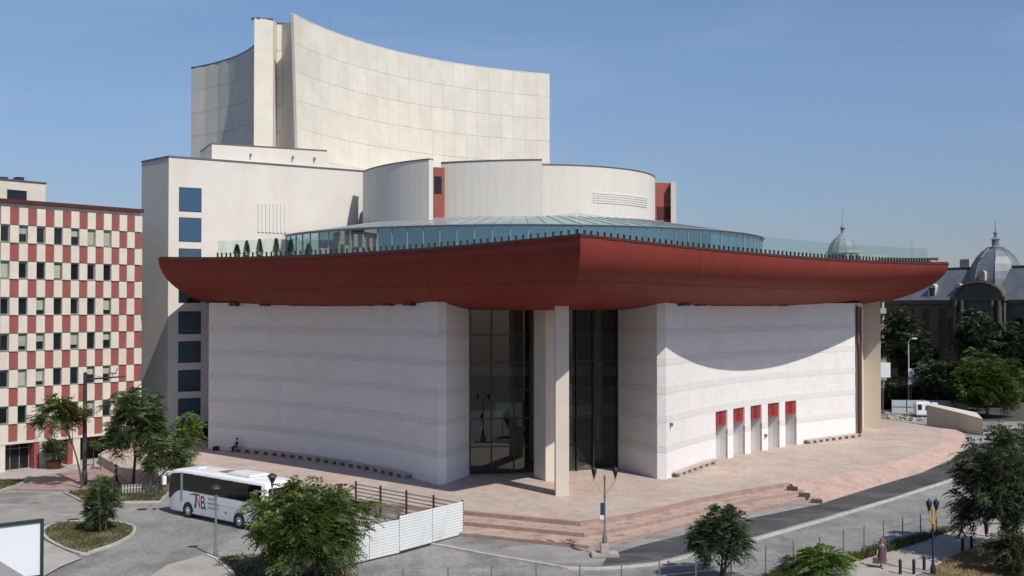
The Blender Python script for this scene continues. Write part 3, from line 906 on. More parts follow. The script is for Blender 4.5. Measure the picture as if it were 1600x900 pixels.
for k, (a, b) in enumerate(tt):
    p, q = sub(right_arc, a, a)[0], sub(right_arc, b, b)[0]
    u = Vector((q[0] - p[0], q[1] - p[1])); w = u.length; u.normalize()
    inn = Vector((-u.y, u.x))
    ang = math.atan2(u.y, u.x)
    base = (p[0], p[1], 0)
    rec = MB()
    rec.box((-0.35, 1.35, 0.4), (w + 0.35, 1.55, DT + 0.4), ang, base)
    rec.box((-0.35, 0.8, 0.4), (-0.002, 1.35, DT + 0.4), ang, base)
    rec.box((w + 0.002, 0.8, 0.4), (w + 0.35, 1.35, DT + 0.4), ang, base)
    rec.box((-0.35, 0.8, DT + 0.012), (w + 0.35, 1.35, DT + 0.4), ang, base)
    door = rec.build('doorway', 'whiteplain', theatre)
    dl = MB(); dl.box((0.05, 1.28, PZ), (w - 0.05, 1.345, PZ + 2.6), ang, base)
    dl.build('door_leaf', 'whiteplain', door)
    sp = MB(); sp.box((0.02, 0.16, DT - 1.42), (w - 0.02, 0.22, DT - 0.06), ang, base)
    sp.build('door_sign', 'doorred', door)
    # stylised mark on the sign: a tall bar and a round-bowled letter
    for s__, size, xo, mt in (('T', 1.35, -0.02, 'logoblack'), ('B', 1.55, w * 0.40, 'logodark')):
        me = text_mesh(s__, size, 0.006, 0.9)
        me.materials.append(MT[mt])
        o = link_mesh('letter', me, door)
        pos = Vector(base) + Vector((u.x, u.y, 0)) * xo + Vector((inn.x, inn.y, 0)) * 0.15
        o.rotation_euler = (R(90), 0, ang)
        o.location = pos + Vector((0, 0, DT - 1.22)) - woff(theatre)
    hd = MB(); hd.box((0.0, 0.1, DT - 0.06), (w, 0.5, DT + 0.011), ang, base)
    hd.build('door_head', 'dark', door)
# sprinkler of small fittings on the wall
for px, py, nm in ((1035, 663, 'wall_camera'), (1194, 680, 'door_intercom')):
    r_ = at_px(right_arc, px) or (0, right_arc[1])
    p = r_[1]
    z = HC - (py - 480) * p[1] / F
    m_ = MB(); m_.box((-0.12, -0.25, -0.15), (0.12, 0.06, 0.15), R(50), (p[0], p[1], z)); m_.build(nm, 'grey', theatre, bevel=0.02)

# dark soffit lamps between walls and hull
for arc, pxs in ((left_arc, (372, 420, 468, 510, 548, 580, 612, 645)), (right_arc, (1062, 1088, 1114, 1140, 1166, 1192, 1218))):
    for k, px in enumerate(pxs):
        r_ = at_px(arc, px)
        if not r_: continue
        p = r_[1]
        N = Vector((-0.69, -0.72)) if arc is left_arc else Vector((0.76, -0.65))
        m_ = MB(); ang = math.atan2(N.x, -N.y)
        zz = 15.64
        m_.box((-0.6, -0.25, -0.02), (0.6, 0.25, 0.3), ang, (p[0] + N.x * 0.45, p[1] + N.y * 0.45, zz))
        m_.build('soffit_lamp', 'redtrim', theatre)

# ---- entrance: glass, mullions, foyer behind, piers
GA, GB = (3.2, 96.2), (3.6, 96.2)
curtain = MB()
zl = [PZ + 0.02, 3.3, 5.75, 8.2, 10.65, 13.1, 15.5]
for a, b, vx in ((GL0, GA, (768, 803, 836)), (GB, GR1, (900, 926))):
    pa = sub([a, b], 0, 1, 60)
    ts = [0.0] + [at_px(pa, x)[0] for x in vx if at_px(pa, x)] + [1.0]
    for t in ts:
        p = lerp(a, b, min(max(t, 0.005), 0.995))
        curtain.box((-0.05, -0.16, PZ), (0.05, 0.10, 15.5), math.atan2(b[1] - a[1], b[0] - a[0]), (p[0], p[1], 0))
    for z in zl[1:-1]:
        curtain.ribbon([a, b], z - 0.05, z + 0.05, 0.06, -0.10)
curtain = curtain.build('entrance_glazing', 'dark', theatre)
for a, b, vx in ((GL0, GA, (768, 803, 836)), (GB, GR1, (900, 926))):
    pa = sub([a, b], 0, 1, 60)
    ts = [0.0] + [at_px(pa, x)[0] for x in vx if at_px(pa, x)] + [1.0]
    for t0, t1 in zip(ts, ts[1:]):
        for z0, z1 in zip(zl, zl[1:]):
            m_ = MB(); m_.ribbon([lerp(a, b, t0 + 0.004), lerp(a, b, t1 - 0.004)], z0 + 0.045, z1 - 0.045, -0.01, -0.03)
            m_.build('glass_pane', 'glasscurt', curtain)
foyer = MB()
foyer.prism([(-30, 121), (-18, 116), (26, 121), (36, 130), (36, 133), (-30, 125)], PZ, ZB)
foyer = foyer.build('foyer', 'interior', theatre)
m_ = MB()                                     # foyer stair with its solid balustrade, gallery and counter
for k in range(12):
    m_.box((0, 0, 0), (2.6, 0.42, 0.20 * (k + 1)), R(24), (4.9 - 0.17 * k, 98.6 + 0.38 * k, PZ))
m_.build('foyer_stair', 'interiorpale', foyer)
m_ = MB(); m_.prism([(-12, 108), (16, 110), (16, 114), (-12, 112)], 8.6, 9.5); m_.build('gallery', 'interiorpale', foyer)
m_ = MB(); m_.prism([(3.8, 103), (13, 106.5), (12, 112), (2.5, 109)], 5.0, 6.2); m_.build('gallery', 'interiorpale', foyer)
for x, y in ((-5, 104), (2, 105), (8.3, 104.6)):
    MB().tube([(x, y, PZ), (x, y, ZB)], 0.4, 14).build('foyer_column', 'interiorpale', foyer, smooth=True)
m_ = MB(); m_.box((-1.2, 0, 0), (1.2, 0.15, 1.3), R(-5), (-0.3, 98.2, 5.6)); m_.box((0.75, -0.04, -0.8), (1.2, 0.1, 0), R(-5), (-0.3, 98.2, 5.6))
m_.build('foyer_screen', 'posterwhite', foyer)
# piers
def pier(c0, c1, c2, z1, **kw):
    c3 = (c1[0] + c2[0] - c0[0], c1[1] + c2[1] - c0[1])
    m_ = MB(); m_.prism([c0, c2, c3, c1], PZ - 0.3, z1)
    return m_.build('pier', 'column', theatre, bevel=0.03, **kw)


pA = P(852.5, 752, PZ)
pier(pA, (pA[0] - 0.95, pA[1] + 2.1), (pA[0] + 1.3, pA[1] + 0.55), 15.75)
pB = P(868, 775, PZ)
pier(pB, (pB[0] - 0.02, pB[1] + 1.5), (pB[0] + 1.05, pB[1] - 0.02), 16.1)
pC = P(1344.5, 668, PZ)
pier(pC, (pC[0] - 0.4, pC[1] + 2.6), (P(1377, 670, PZ)), 16.6, label='cream pier at the right end of the theatre')
m_ = MB(); m_.prism([(38.75, 123.5), (39.3, 123.4), (43.2, 133.5), (42.6, 134)], PZ, 16.0); m_.build('side_wall', 'column', theatre)
MB().tube([(39.25, 123.2, PZ), (39.25, 123.2, 10.0), (39.1, 123.2, 11.5), (39.1, 123.2, 15.6)], 0.14, 8).build('downpipe', 'redtrim', theatre, smooth=True)
m_ = MB(); m_.ribbon([(39.5, 123.8), (41.0, 127.7)], PZ + 0.1, 15.5, 0.03, -0.05); m_.build('side_glazing', 'redtrim', theatre)

# long stone benches on stubs along the walls
def bench(path, label, n, z0=PZ, parent=None):
    m_ = MB()
    m_.ribbon(path, z0 + 0.30, z0 + 0.42, 0.68, 0.12)
    b = m_.build('bench', 'plaza', None)
    tag(b, label, 'bench', 'stone benches along the theatre walls')
    for k in range(n):
        t = (k + 0.5) / n
        p = sub(path, t, t)[0]; q = sub(path, min(1, t + 0.01), min(1, t + 0.01))[0]
        a = math.atan2(q[1] - p[1], q[0] - p[0])
        s_ = MB(); s_.box((-0.30, -0.68, 0), (0.30, -0.2, 0.30), a, (p[0], p[1], z0))
        s_.build('bench_leg', 'plaza', b)
    return b


lt0, lt1 = at_px(left_arc, 366)[0], at_px(left_arc, 646)[0]
lb = bench(sub(left_arc, lt0, lt1, 30), 'long low stone bench on many stubs at the foot of the shaded white wall', 21)
bench(sub(right_arc, at_px(right_arc, 1048)[0], at_px(right_arc, 1112)[0], 8), 'short stone bench along the sunlit wall, between its front corner and the doors', 7)
bench(sub(right_arc, at_px(right_arc, 1254)[0], at_px(right_arc, 1334)[0], 8), 'short stone bench along the sunlit wall, between the doors and the end pier', 8)

# ---- wing block
WA, WB = (-37.3, 118.0), (-8.0, 137.2)
wing = MB(); wing.prism([WA, WB, (-6, 168), (-44, 168), (-41.75, 122.4)], 0.0, 31.8)
wing = wing.build('wing_block', 'cream', theatre)
mb = MB(); mb.ribbon([(-44, 168), (-41.75, 122.4), WA, WB], 31.8, 31.98, 0.06, -0.5); mb.build('coping', 'coping', wing)
wu = Vector((WB[0] - WA[0], WB[1] - WA[1])).normalized(); wang = math.atan2(wu.y, wu.x)
for zc, h in ((27.3, 2.5), (24.0, 2.5), (20.6, 2.5), (17.3, 2.5), (13.8, 2.35), (10.6, 2.2), (7.45, 2.2), (4.6, 1.75)):
    fr = MB()
    w0, w1 = 1.2, 3.52
    fr.box((w0 - 0.08, -0.02, zc - h / 2 - 0.08), (w1 + 0.08, 0.12, zc + h / 2 + 0.08), wang, (WA[0], WA[1], 0))
    f_ = fr.build('window', 'dark', theatre)
    pn = MB(); pn.box((w0, -0.035, zc - h / 2), (w1, 0.05, zc + h / 2), wang, (WA[0], WA[1], 0)); pn.build('pane', 'bluewin', f_)
m_ = MB(); m_.box((1.0, -0.05, PZ - 0.5), (5.2, 0.1, 2.9), wang, (WA[0], WA[1], 0)); m_.build('glass_door', 'darkwin', theatre)
# louvre of upright slats
lv = MB(); lv.box((10.0, -0.02, 24.0), (13.6, 0.05, 27.4), wang, (WA[0], WA[1], 0)); lv = lv.build('louvre', 'band', theatre)
for k in range(8):
    m_ = MB(); m_.box((10.05 + k * 0.45, -0.12, 24.05), (10.30 + k * 0.45, -0.021, 27.35), wang, (WA[0], WA[1], 0)); m_.build('slat', 'rot', lv)
# penthouse on the wing roof
pA_, pB_ = (-34.4, 124.4), (-22.2, 130.2)
ph = MB(); ph.prism([pA_, pB_, (-24, 140), (-37.6, 131)], 31.8, 34.2); ph = ph.build('penthouse', 'cream', theatre)
mb = MB(); mb.ribbon([(-37.6, 131), pA_, pB_], 34.2, 34.34, 0.05, -0.4); mb.build('coping', 'coping', ph)
for px in (390, 456, 490):
    t = at_px([pA_, pB_], px)
    if t:
        p = t[1]; m_ = MB(); m_.box((-0.08, -0.3, 0), (0.08, 0.02, 0.35), wang, (p[0], p[1], 33.0)); m_.build('wall_lamp', 'grey', ph)

# ---- fly tower: curved wings clad in cast-stone panels
ZT, ZF = 52.0, 31.0
Q0, Q1 = (-27.2, 134.8), (5.9, 170.0)
rarc = circ3(Q0, (-17.0, 154.2), Q1, 60)
A0, A1_ = (-32.5, 136.9), (-49.0, 165.6)
larc = circ3(A1_, (-36.6, 152.5), A0, 40)
fly = MB()
body = [p for p in sub(rarc, 0.03, 1.0, 40)] + [(5.4, 174), (0.0, 196), (-58, 196), (-49.6, 167)] + [p for p in sub(larc, 0.0, 0.985, 30)] + [(-30.4, 140.0)]
cx_, cy_ = -18, 168
bs = [(lerp(p, (cx_, cy_), 0.008)) for p in body]
fly.prism(bs, 28.0, ZT - 0.12)
fly = fly.build('fly_tower', 'joint', theatre)


def clad(arc, cols, rows, lean0=0.0, gap=0.035, th=0.14):
    for r in range(rows):
        z0, z1 = ZF + (ZT - ZF) * r / rows, ZF + (ZT - ZF) * (r + 1) / rows
        off = 0.0
        for c in range(-1 if off else 0, cols):
            a, b = (c + off) / cols, (c + 1 + off) / cols
            a, b = max(a, 0), min(b, 1)
            if b - a < 0.2 / cols: continue
            def u(t, z):
                s0 = lean0 * (1 - (z - ZF) / (ZT - ZF))
                return s0 + (1 - s0) * t
            g0, g1 = z0 + gap / 2, z1 - gap / 2
            vs = []
            for z in (g0, g1):
                ua, ub = u(a, z), u(b, z)
                pa, pb = sub(arc, ua, ua)[0], sub(arc, ub, ub)[0]
                d = Vector((pb[0] - pa[0], pb[1] - pa[1])).normalized()
                nx, ny = d.y, -d.x
                e = 0.010
                pa = (pa[0] + d.x * e, pa[1] + d.y * e); pb = (pb[0] - d.x * e, pb[1] - d.y * e)
                vs.append([(pa[0], pa[1], z), (pb[0], pb[1], z), (pb[0] - nx * th, pb[1] - ny * th, z), (pa[0] - nx * th, pa[1] - ny * th, z)])
            m_ = MB(); m_.hexa(vs[0], vs[1])
            m_.build('cladding_panel', 'panel', fly)


clad(rarc, 24, 6, 0.03)
clad(larc, 11, 6, 0.0)
# blade end of the right wing (its leaning edge), pier of the left wing, recess between
def lean(t, z): return sub(rarc, 0.03 * (1 - (z - ZF) / (ZT - ZF)) + t, 0.03 * (1 - (z - ZF) / (ZT - ZF)) + t)[0]
m_ = MB()
lo_, hi_ = lean(0, ZF), lean(0, ZT)
wd = (0.75, -0.65)
def blade(z):
    p = lean(0, z)
    q = lean(0.02, z)
    return [(p[0], p[1] - 0.02, z), (q[0] - 0.02, q[1], z), (q[0] - 0.4, q[1] + 0.05, z), (p[0] - 0.38, p[1] + 0.16, z)]
m_.hexa(blade(ZF), blade(ZT)); m_.build('blade_edge', 'panel', fly)
m_ = MB(); m_.prism([(-32.55, 136.85), (-30.35, 137.6), (-30.3, 141.2), (-33.2, 141.2)], ZF - 1, ZT); m_.build('blade_pier', 'panel', fly)
for r in range(6):
    z0, z1 = ZF + 3.5 * r, ZF + 3.5 * (r + 1)
    for k in range(2):
        a, b = lerp((-30.3, 139.6), (-26.2, 140.2), k / 2), lerp((-30.3, 139.6), (-26.2, 140.2), (k + 1) / 2)
        m_ = MB(); m_.ribbon([a, b], z0 + 0.03, z1 - 0.03, 0.12, -0.05); m_.build('recess_panel', 'panel', fly)
mb = MB()
mb.ribbon(sub(larc, 0, 1, 20) , ZT, ZT + 0.16, 0.05, -0.6)
mb.ribbon([(-30.3, 139.5), (-26.3, 140.1)], ZT, ZT + 0.16, 0.1, -0.5)
mb.ribbon([(-33, 137.0), (-30.3, 137.5)], ZT, ZT + 0.16, 0.02, -0.6)
mb.build('coping', 'coping', fly)
mb = MB(); mb.ribbon(sub(rarc, 0, 1, 30), ZT, ZT + 0.10, 0.02, -0.6); mb.build('coping', 'panel', fly)
MB().tube([(-24.5, 146, ZT), (-24.5, 146, ZT + 2.6)], [0.04, 0.02], 6).build('antenna', 'grey', fly)

# ---- rotunda behind the terrace
ra = circ3((-17.6, 128.2), (-13.6, 121.2), (-8.95, 117.0), 16)
ZR = HC + 15.9
rot = MB(); rot.ribbon(ra, 20.0, ZR, 0, -0.7); rot = rot.build('rotunda', 'rot', theatre)
mb = MB(); mb.ribbon(ra, ZR, ZR + 0.14, 0.05, -0.75); mb.build('coping', 'coping', rot)
rb = circ3((-7.85, 120.0), (-1.9, 118.1), (3.25, 117.5), 12)
mb = MB(); mb.ribbon(rb, 20.0, ZR, 0, -0.7); mb.build('curved_wall', 'rot', rot)
mb = MB(); mb.ribbon(rb, ZR, ZR + 0.14, 0.05, -0.75); mb.build('coping', 'coping', rot)
rc = circ3((3.27, 118.4), (10.6, 120.6), (17.35, 132.0), 24)
ZC = HC + 15.5
mb = MB(); mb.ribbon(rc, 20.0, ZC, 0, -0.7); mb.build('curved_wall', 'rot', rot)
mb = MB(); mb.ribbon(rc, ZC, ZC + 0.12, 0.05, -0.75); mb.build('coping', 'coping', rot)
mb = MB(); mb.prism([lerp(p, (1, 134), 0.06) for p in [(-10.5, 121.5), (-8.0, 122.5)] + rb[2:] + rc + [(17.0, 140), (-6, 139), (-17, 131)] + ra[1:-4]], 27.0, 30.6); mb.build('flat_roof', 'deck', rot)
# red recesses with dark windows
mb = MB(); mb.ribbon([(-9.2, 119.2), (-7.2, 119.9)], 20.0, ZR - 0.5, 0, -0.5); rr = mb.build('red_recess', 'redwall', theatre)
mb = MB(); mb.ribbon([(-8.55, 119.42), (-7.75, 119.7)], 28.0, 29.9, 0.03, -0.1); mb.build('recess_window', 'darkwin', rr)
mb = MB(); mb.ribbon([(17.1, 132.6), (19.7, 133.6)], 20.0, ZC - 0.25, 0, -0.5); rr = mb.build('red_recess', 'redwall', theatre)
mb = MB(); mb.ribbon([(17.75, 132.8), (19.6, 133.55)], 26.3, 27.8, 0.03, -0.1); mb.build('recess_window', 'redtrim', rr)
mb = MB(); mb.prism([(19.35, 132.2), (19.95, 132.0), (20.4, 136), (19.7, 136)], 20.0, ZC - 0.22); mb.build('rotunda_fin', 'rot', rot)
# long louvre in the right drum
t0, t1 = at_px(rc, 927)[0], at_px(rc, 1011)[0]
lv = MB(); lv.ribbon(sub(rc, t0, t1, 10), 27.0, 28.3, 0.02, -0.1); lv = lv.build('louvre', 'band', rot)
for k in range(5):
    m_ = MB(); m_.ribbon(sub(rc, t0, t1, 10), 27.03 + 0.25 * k, 27.15 + 0.25 * k, 0.07, -0.05); m_.build('slat', 'rot', lv)

# ---- glazed pavilion ring with sloping glass roof
PCx, PCy, PR = 1.0, 138.0, 30.0
a0, a1, NPN = R(206), R(357), 44
zf0, zf1, zr1, RI = HC + 4.7, HC + 8.2, HC + 10.2, 18.2
def pp(a, r, z): return (PCx + r * math.cos(a), PCy + r * math.sin(a), z)
fr = MB()
for k in range(NPN + 1):
    a = a0 + (a1 - a0) * k / NPN
    fr.tube([pp(a, PR, zf0), pp(a, PR, zf1)], 0.07, 5)
    fr.tube([pp(a, PR + 0.25, zf1 + 0.05), pp(a, RI, zr1 + 0.05)], 0.045, 5)
for rr_, zz, rad in ((PR, zf1 - 0.06, 0.09), (PR, zf0 + 0.1, 0.1), (PR + 0.25, zf1 + 0.04, 0.07), ((PR + RI) / 2, (zf1 + zr1) / 2 + 0.05, 0.035)):
    fr.tube([pp(a0 + (a1 - a0) * k / NPN, rr_, zz) for k in range(NPN + 1)], rad, 5)
pav = fr.build('glass_pavilion', 'mull', theatre)
for k in range(NPN):
    b0, b1 = a0 + (a1 - a0) * (k + 0.03) / NPN, a0 + (a1 - a0) * (k + 0.97) / NPN
    m_ = MB()
    m_.hexa([pp(b0, PR - 0.02, zf0 + 0.15), pp(b1, PR - 0.02, zf0 + 0.15), pp(b1, PR - 0.05, zf0 + 0.15), pp(b0, PR - 0.05, zf0 + 0.15)],
            [pp(b0, PR - 0.02, zf1 - 0.1), pp(b1, PR - 0.02, zf1 - 0.1), pp(b1, PR - 0.05, zf1 - 0.1), pp(b0, PR - 0.05, zf1 - 0.1)])
    m_.build('glass_pane', 'glasspav', pav)
    for r0, r1 in ((PR + 0.2, (PR + RI) / 2), ((PR + RI) / 2, RI)):
        z0 = zf1 + (zr1 - zf1) * (PR + 0.25 - r0) / (PR + 0.25 - RI); z1 = zf1 + (zr1 - zf1) * (PR + 0.25 - r1) / (PR + 0.25 - RI)
        m_ = MB()
        m_.hexa([pp(b0, r0, z0), pp(b1, r0, z0), pp(b1, r1 + 0.05, z1), pp(b0, r1 + 0.05, z1)],
                [pp(b0, r0, z0 + 0.03), pp(b1, r0, z0 + 0.03), pp(b1, r1 + 0.05, z1 + 0.03), pp(b0, r1 + 0.05, z1 + 0.03)])
        m_.build('roof_pane', 'glassroof', pav)
# inner wall and floor seen through the glass
m_ = MB(); m_.ribbon([pp(R(198) + (R(350) - R(198)) * k / 30, 24.0, 0)[:2] for k in range(31)], zf0, zf1 + 0.6, 0, -0.3); m_.build('inner_wall', 'interior', pav)

# ---- terrace railing of glass panels on short dark posts
NRAIL = {-1: 62, 1: 82}
rail_mb = MB()
railing = None
pan = []
for side, t0, t1 in ((-1, 0.026, 0.845), (1, 0.0195, 0.955)):
    n = NRAIL[side]
    for k in range(n + 1):
        t = t0 + (t1 - t0) * k / n
        r = rim(t, side)
        nv = Vector((0.676, 0.737)) if side < 0 else Vector((-0.764, 0.645))
        p = (r[0] + nv.x * 1.3, r[1] + nv.y * 1.3, r[2])
        pan.append((side, p))
for side in (-1, 1):
    pts = [p for s_, p in pan if s_ == side]
    for a, b in zip(pts, pts[1:]):
        rail_mb.ribbon([a[:2], b[:2]], a[2] - 0.06, a[2] + 0.10, 0.05, -0.05)
railing = rail_mb.build('terrace_railing', 'dark', theatre)
for side in (-1, 1):
    pts = [p for s_, p in pan if s_ == side]
    for i, (a, b) in enumerate(zip(pts, pts[1:])):
        a2, b2 = lerp(a, b, 0.03), lerp(a, b, 0.97)
        m_ = MB(); m_.ribbon([a2[:2], b2[:2]], a[2] + 0.12, a[2] + 1.72, 0.01, -0.01)
        m_.build('glass_panel', 'glassrail', railing)
    for i, a in enumerate(pts):
        m_ = MB(); m_.box((-0.03, -0.08, 0.0), (0.03, 0.08, 0.58), R(-42 if side < 0 else 49), (a[0], a[1], a[2]))
        m_.build('post', 'dark', railing)

# ================================================================== OFFICE BUILDING (left)
office = thing('office_building', 'cream office block chequered with red panels and dark windows', 'office building', (-48, 102, 0))
OU = Vector((0.636, 0.772)); OU.normalize()
ON = Vector((OU.y, -OU.x)); oang = math.atan2(OU.y, OU.x)
OO = (-48.0, 102.0, 0.0)
def ob(u0, u1, n0, n1, z0, z1, m_=None):
    """box in facade coordinates: along, outward, up"""
    m_ = m_ or MB()
    return m_.box((u0, -n1, z0), (u1, -n0, z1), oang, OO)


U0, U1 = -5.6, 14.86
wall = MB(); ob(-16, U1, -15, -0.34, 2.75, 25.35, wall); ob(-16, U1, -15, -3.2, 0, 2.75, wall)
wall = wall.build('wall', 'offcream', office)
m_ = ob(-16, U0, -0.34, 0.0, 2.6, 25.3); m_.build('plain_wall', 'offcream', wall)
m_ = ob(-16, U1 + 0.05, -14.9, 0.14, 25.36, 25.72); m_.build('roof_edge', 'redtrim', office)
ob(-16, U1 + 0.02, -0.33, 0.03, 2.55, 2.78).build('lintel', 'offcream', office)
CW = 0.87
def cell(u, z, kind, h=1.64):
    hw = CW / 2 - 0.012
    if kind == 'cream':
        ob(u - hw, u + hw, -0.33, 0.0, z - h / 2, z + h / 2).build('cream_panel', 'offcream', office)
    elif kind == 'red':
        ob(u - hw + 0.02, u + hw - 0.02, -0.33, -0.13, z - h / 2 + 0.08, z + h / 2 - 0.08).build('red_panel', 'offred', office)
    else:
        h -= 0.14
        w = ob(u - hw + 0.02, u + hw - 0.02, -0.33, -0.275, z - h / 2 + 0.01, z + h / 2 - 0.01).build('window', 'darkwin', office)
        m_ = MB()
        for a, b, c, d in ((u - hw + 0.02, u - hw + 0.075, z - h / 2, z + h / 2), (u + hw - 0.075, u + hw - 0.02, z - h / 2, z + h / 2),
                           (u - hw + 0.07, u + hw - 0.07, z - h / 2, z - h / 2 + 0.06), (u - hw + 0.07, u + hw - 0.07, z + h / 2 - 0.09, z + h / 2 - 0.03)):
            ob(a, b, -0.28, -0.22, c, d, m_)
        m_.build('frame', 'mull' if rnd.random() < 0.5 else 'dark', w)
        r = rnd.random()
        if r < 0.42:
            cov = rnd.choice((1.0, 1.0, 0.75, 0.45))
            ob(u - hw + 0.08, u + hw - 0.08, -0.274, -0.266, z + h / 2 - 0.1 - (h - 0.18) * cov, z + h / 2 - 0.1).build('blind', 'blind', w)


for k in range(7):
    zr = 24.16 - 3.433 * k
    for i in range(-4, 9):
        u = 1.335 + 1.74 * i
        if U0 <= u - CW / 2 and u + CW / 2 <= U1:
            cell(u, zr, 'red')
        if U0 <= u + CW - CW / 2 and u + 1.5 * CW <= U1: cell(u + CW, zr, 'cream')
    if k < 6:
        zw = zr - 1.7165
        for i in range(-3, 10):
            u = 0.465 + 1.74 * i
            if u - CW / 2 < U0 - 0.3 or u + CW / 2 > U1 + 0.2: continue
            cell(u, zw, 'red' if i >= 7 else 'window')
            if u + CW * 1.5 <= U1 + 0.1: cell(u + CW, zw, 'cream')
# ground floor: piers, glazed shopfronts with red returns
for a, b in ((-16, -4.5), (-0.45, 0.62), (3.95, 5.0), (7.35, 8.1), (13.2, 14.86)):
    ob(a, b, -3.1, -0.02, 0, 2.545).build('ground_pier', 'offcream', office)
for a, b in ((-4.5, -0.45), (0.62, 3.95), (5.0, 7.35)):
    ob(b - 0.52, b - 0.004, -3.0, -0.06, 0.0, 2.54).build('red_return', 'offred', office)
    sfr = ob(a + 0.02, b - 0.53, -1.25, -1.15, 0.02, 2.54).build('shopfront', 'darkwin', office)
    m_ = MB()
    n = 3
    for k in range(n + 1):
        x = a + 0.05 + (b - 0.6 - a) * k / n
        ob(x - 0.03, x + 0.03, -1.16, -1.08, 0.02, 2.54, m_)
    ob(a + 0.03, b - 0.54, -1.16, -1.09, 1.95, 2.03, m_)
    m_.build('shopfront_frame', 'mull', sfr)
ob(8.12, 13.18, -3.1, -3.0, 0.0, 2.54).build('passage', 'dark', office)
# roof storey and plant
rs = ob(-16, 6.2, -12, -3.6, 25.73, 27.9).build('roof_storey', 'offcream', office)
ob(-16, 6.3, -12.1, -3.5, 27.91, 28.03).build('coping', 'coping', rs)
ob(2.3, 4.2, -3.62, -3.45, 26.0, 27.0).build('roof_window', 'darkwin', rs)
ob(0.2, 1.2, -3.62, -3.45, 26.4, 27.1).build('roof_window', 'darkwin', rs)
m_ = MB(); p0 = OO
for u, h in ((1.5, 0.5), (2.6, 0.35), (3.1, 0.7)):
    ob(u + 1, u + 1.6, -6, -5, 28.03, 28.03 + h * 0.7, m_)
m_.build('roof_plant', 'dark', rs)
m_ = MB()
for u, l in ((6.5, 1.1), (9.0, 0.7), (10.6, 0.5), (12.2, 1.3)):
    ob(u, u + l, -3.5, -2.6, 25.72, 25.86 + 0.1 * (l > 1), m_)
m_.build('roof_plant', 'redtrim', office)

# ================================================================== OLD CITY BUILDINGS (right, far)
pal = thing('palace', 'dark old palace with slate mansard roof, arched pediment and ribbed grey dome', 'palace', (68, 200, 0))
PU = Vector((0.6, -0.8)); PN = Vector((-0.8, -0.6)); pang = math.atan2(PU.y, PU.x)
PO = (66.0, 202.5, 0.0)
def pb(u0, u1, n0, n1, z0, z1, m_=None):
    m_ = m_ or MB()
    return m_.box((u0, -n1, z0), (u1, -n0, z1), pang, PO)


w = MB(); pb(-14, 60, -18, 0, 0, 16.1, w); w = w.build('wall', 'oldstone', pal)
pb(-14.3, 60.3, -18, 0.5, 16.1, 16.75).build('cornice', 'oldstone', pal)
pb(-14.2, 60.2, -0.1, 0.25, 7.4, 7.9).build('string_course', 'oldstone', pal)
PDC = 22.6                                     # where the domed pavilion stands along the front
for i in range(-4, 20):
    u = 1.4 + 3.1 * i
    if u > 58 or abs(u - PDC) < 4.6: continue
    for z0, z1 in ((1.0, 5.6), (8.9, 13.7)):
        f_ = pb(u - 0.85, u + 0.85, 0.005, 0.14, z0 - 0.25, z1 + 0.3).build('window', 'oldstone', pal)
        pb(u - 0.6, u + 0.6, 0.10, 0.155, z0, z1).build('pane', 'darkwin', f_)
    pb(u + 0.95, u + 2.15, 0.005, 0.06, 8.4, 15.2).build('brick_panel', 'oldbrick', pal)
# mansard: sloping slate front, flat top
def mans(u0, u1, z0, z1, ins, m_=None):
    m_ = m_ or MB()
    def q(u, n): return (PO[0] + PU.x * u + PN.x * n, PO[1] + PU.y * u + PN.y * n)
    b = [(*q(u0, 0.2), z0), (*q(u1, 0.2), z0), (*q(u1, -17.8), z0), (*q(u0, -17.8), z0)]
    t = [(*q(u0 + ins, -ins), z1), (*q(u1 - ins, -ins), z1), (*q(u1 - ins, -17 + ins), z1), (*q(u0 + ins, -17 + ins), z1)]
    return m_.hexa(b, t)
rf = mans(-14, 60, 16.76, 22.0, 2.9).build('mansard_roof', 'slate', pal)
pb(-10.5, 57, -14, -3.2, 22.0, 22.5).build('roof_kerb', 'oldstone', rf)
for u in (9.0, 16.5, 44):
    m_ = pb(u - 0.9, u + 0.9, -7, -5.2, 22.5, 24.0); m_.build('chimney', 'palestone', rf)
for u in (6.5, 13.2, 18.2, 36, 43):
    d = pb(u - 0.7, u + 0.7, -2.2, -0.2, 17.3, 18.9).build('dormer', 'palestone', rf)
    m_ = MB(); c = (PO[0] + PU.x * u - PN.x * 0.2, PO[1] + PU.y * u - PN.y * 0.2, 18.9)
    m_.tube([c, (c[0] - PN.x * 1.6, c[1] - PN.y * 1.6, 18.9)], 0.72, 12); m_.build('dormer_arch', 'palestone', d)
    pb(u - 0.4, u + 0.4, -0.21, -0.17, 17.5, 18.9).build('pane', 'darkwin', d)
# domed pavilion
dv = pb(PDC - 4.6, PDC + 4.6, -10, 1.1, 0, 16.6).build('pavilion', 'oldstone', pal)
pb(PDC - 4.9, PDC + 4.9, -10, 1.5, 16.6, 17.3).build('cornice', 'oldstone', dv)
for u in (PDC - 3.9, PDC - 2.7, PDC + 2.7, PDC + 3.9):
    q = (PO[0] + PU.x * u + PN.x * 1.4, PO[1] + PU.y * u + PN.y * 1.4)
    MB().tube([(q[0], q[1], 6.5), (q[0], q[1], 16.6)], 0.38, 10).build('column', 'oldstone', dv, smooth=True)
f_ = pb(PDC - 1.6, PDC + 1.6, 1.1, 1.2, 8.2, 14.8).build('window', 'oldbrick', dv); pb(PDC - 1.1, PDC + 1.1, 1.15, 1.24, 8.4, 14.2).build('pane', 'darkwin', f_)
def archpts(rw, rh, n=16): return [(rw * math.cos(math.pi * i / n), rh * math.sin(math.pi * i / n)) for i in range(n + 1)]
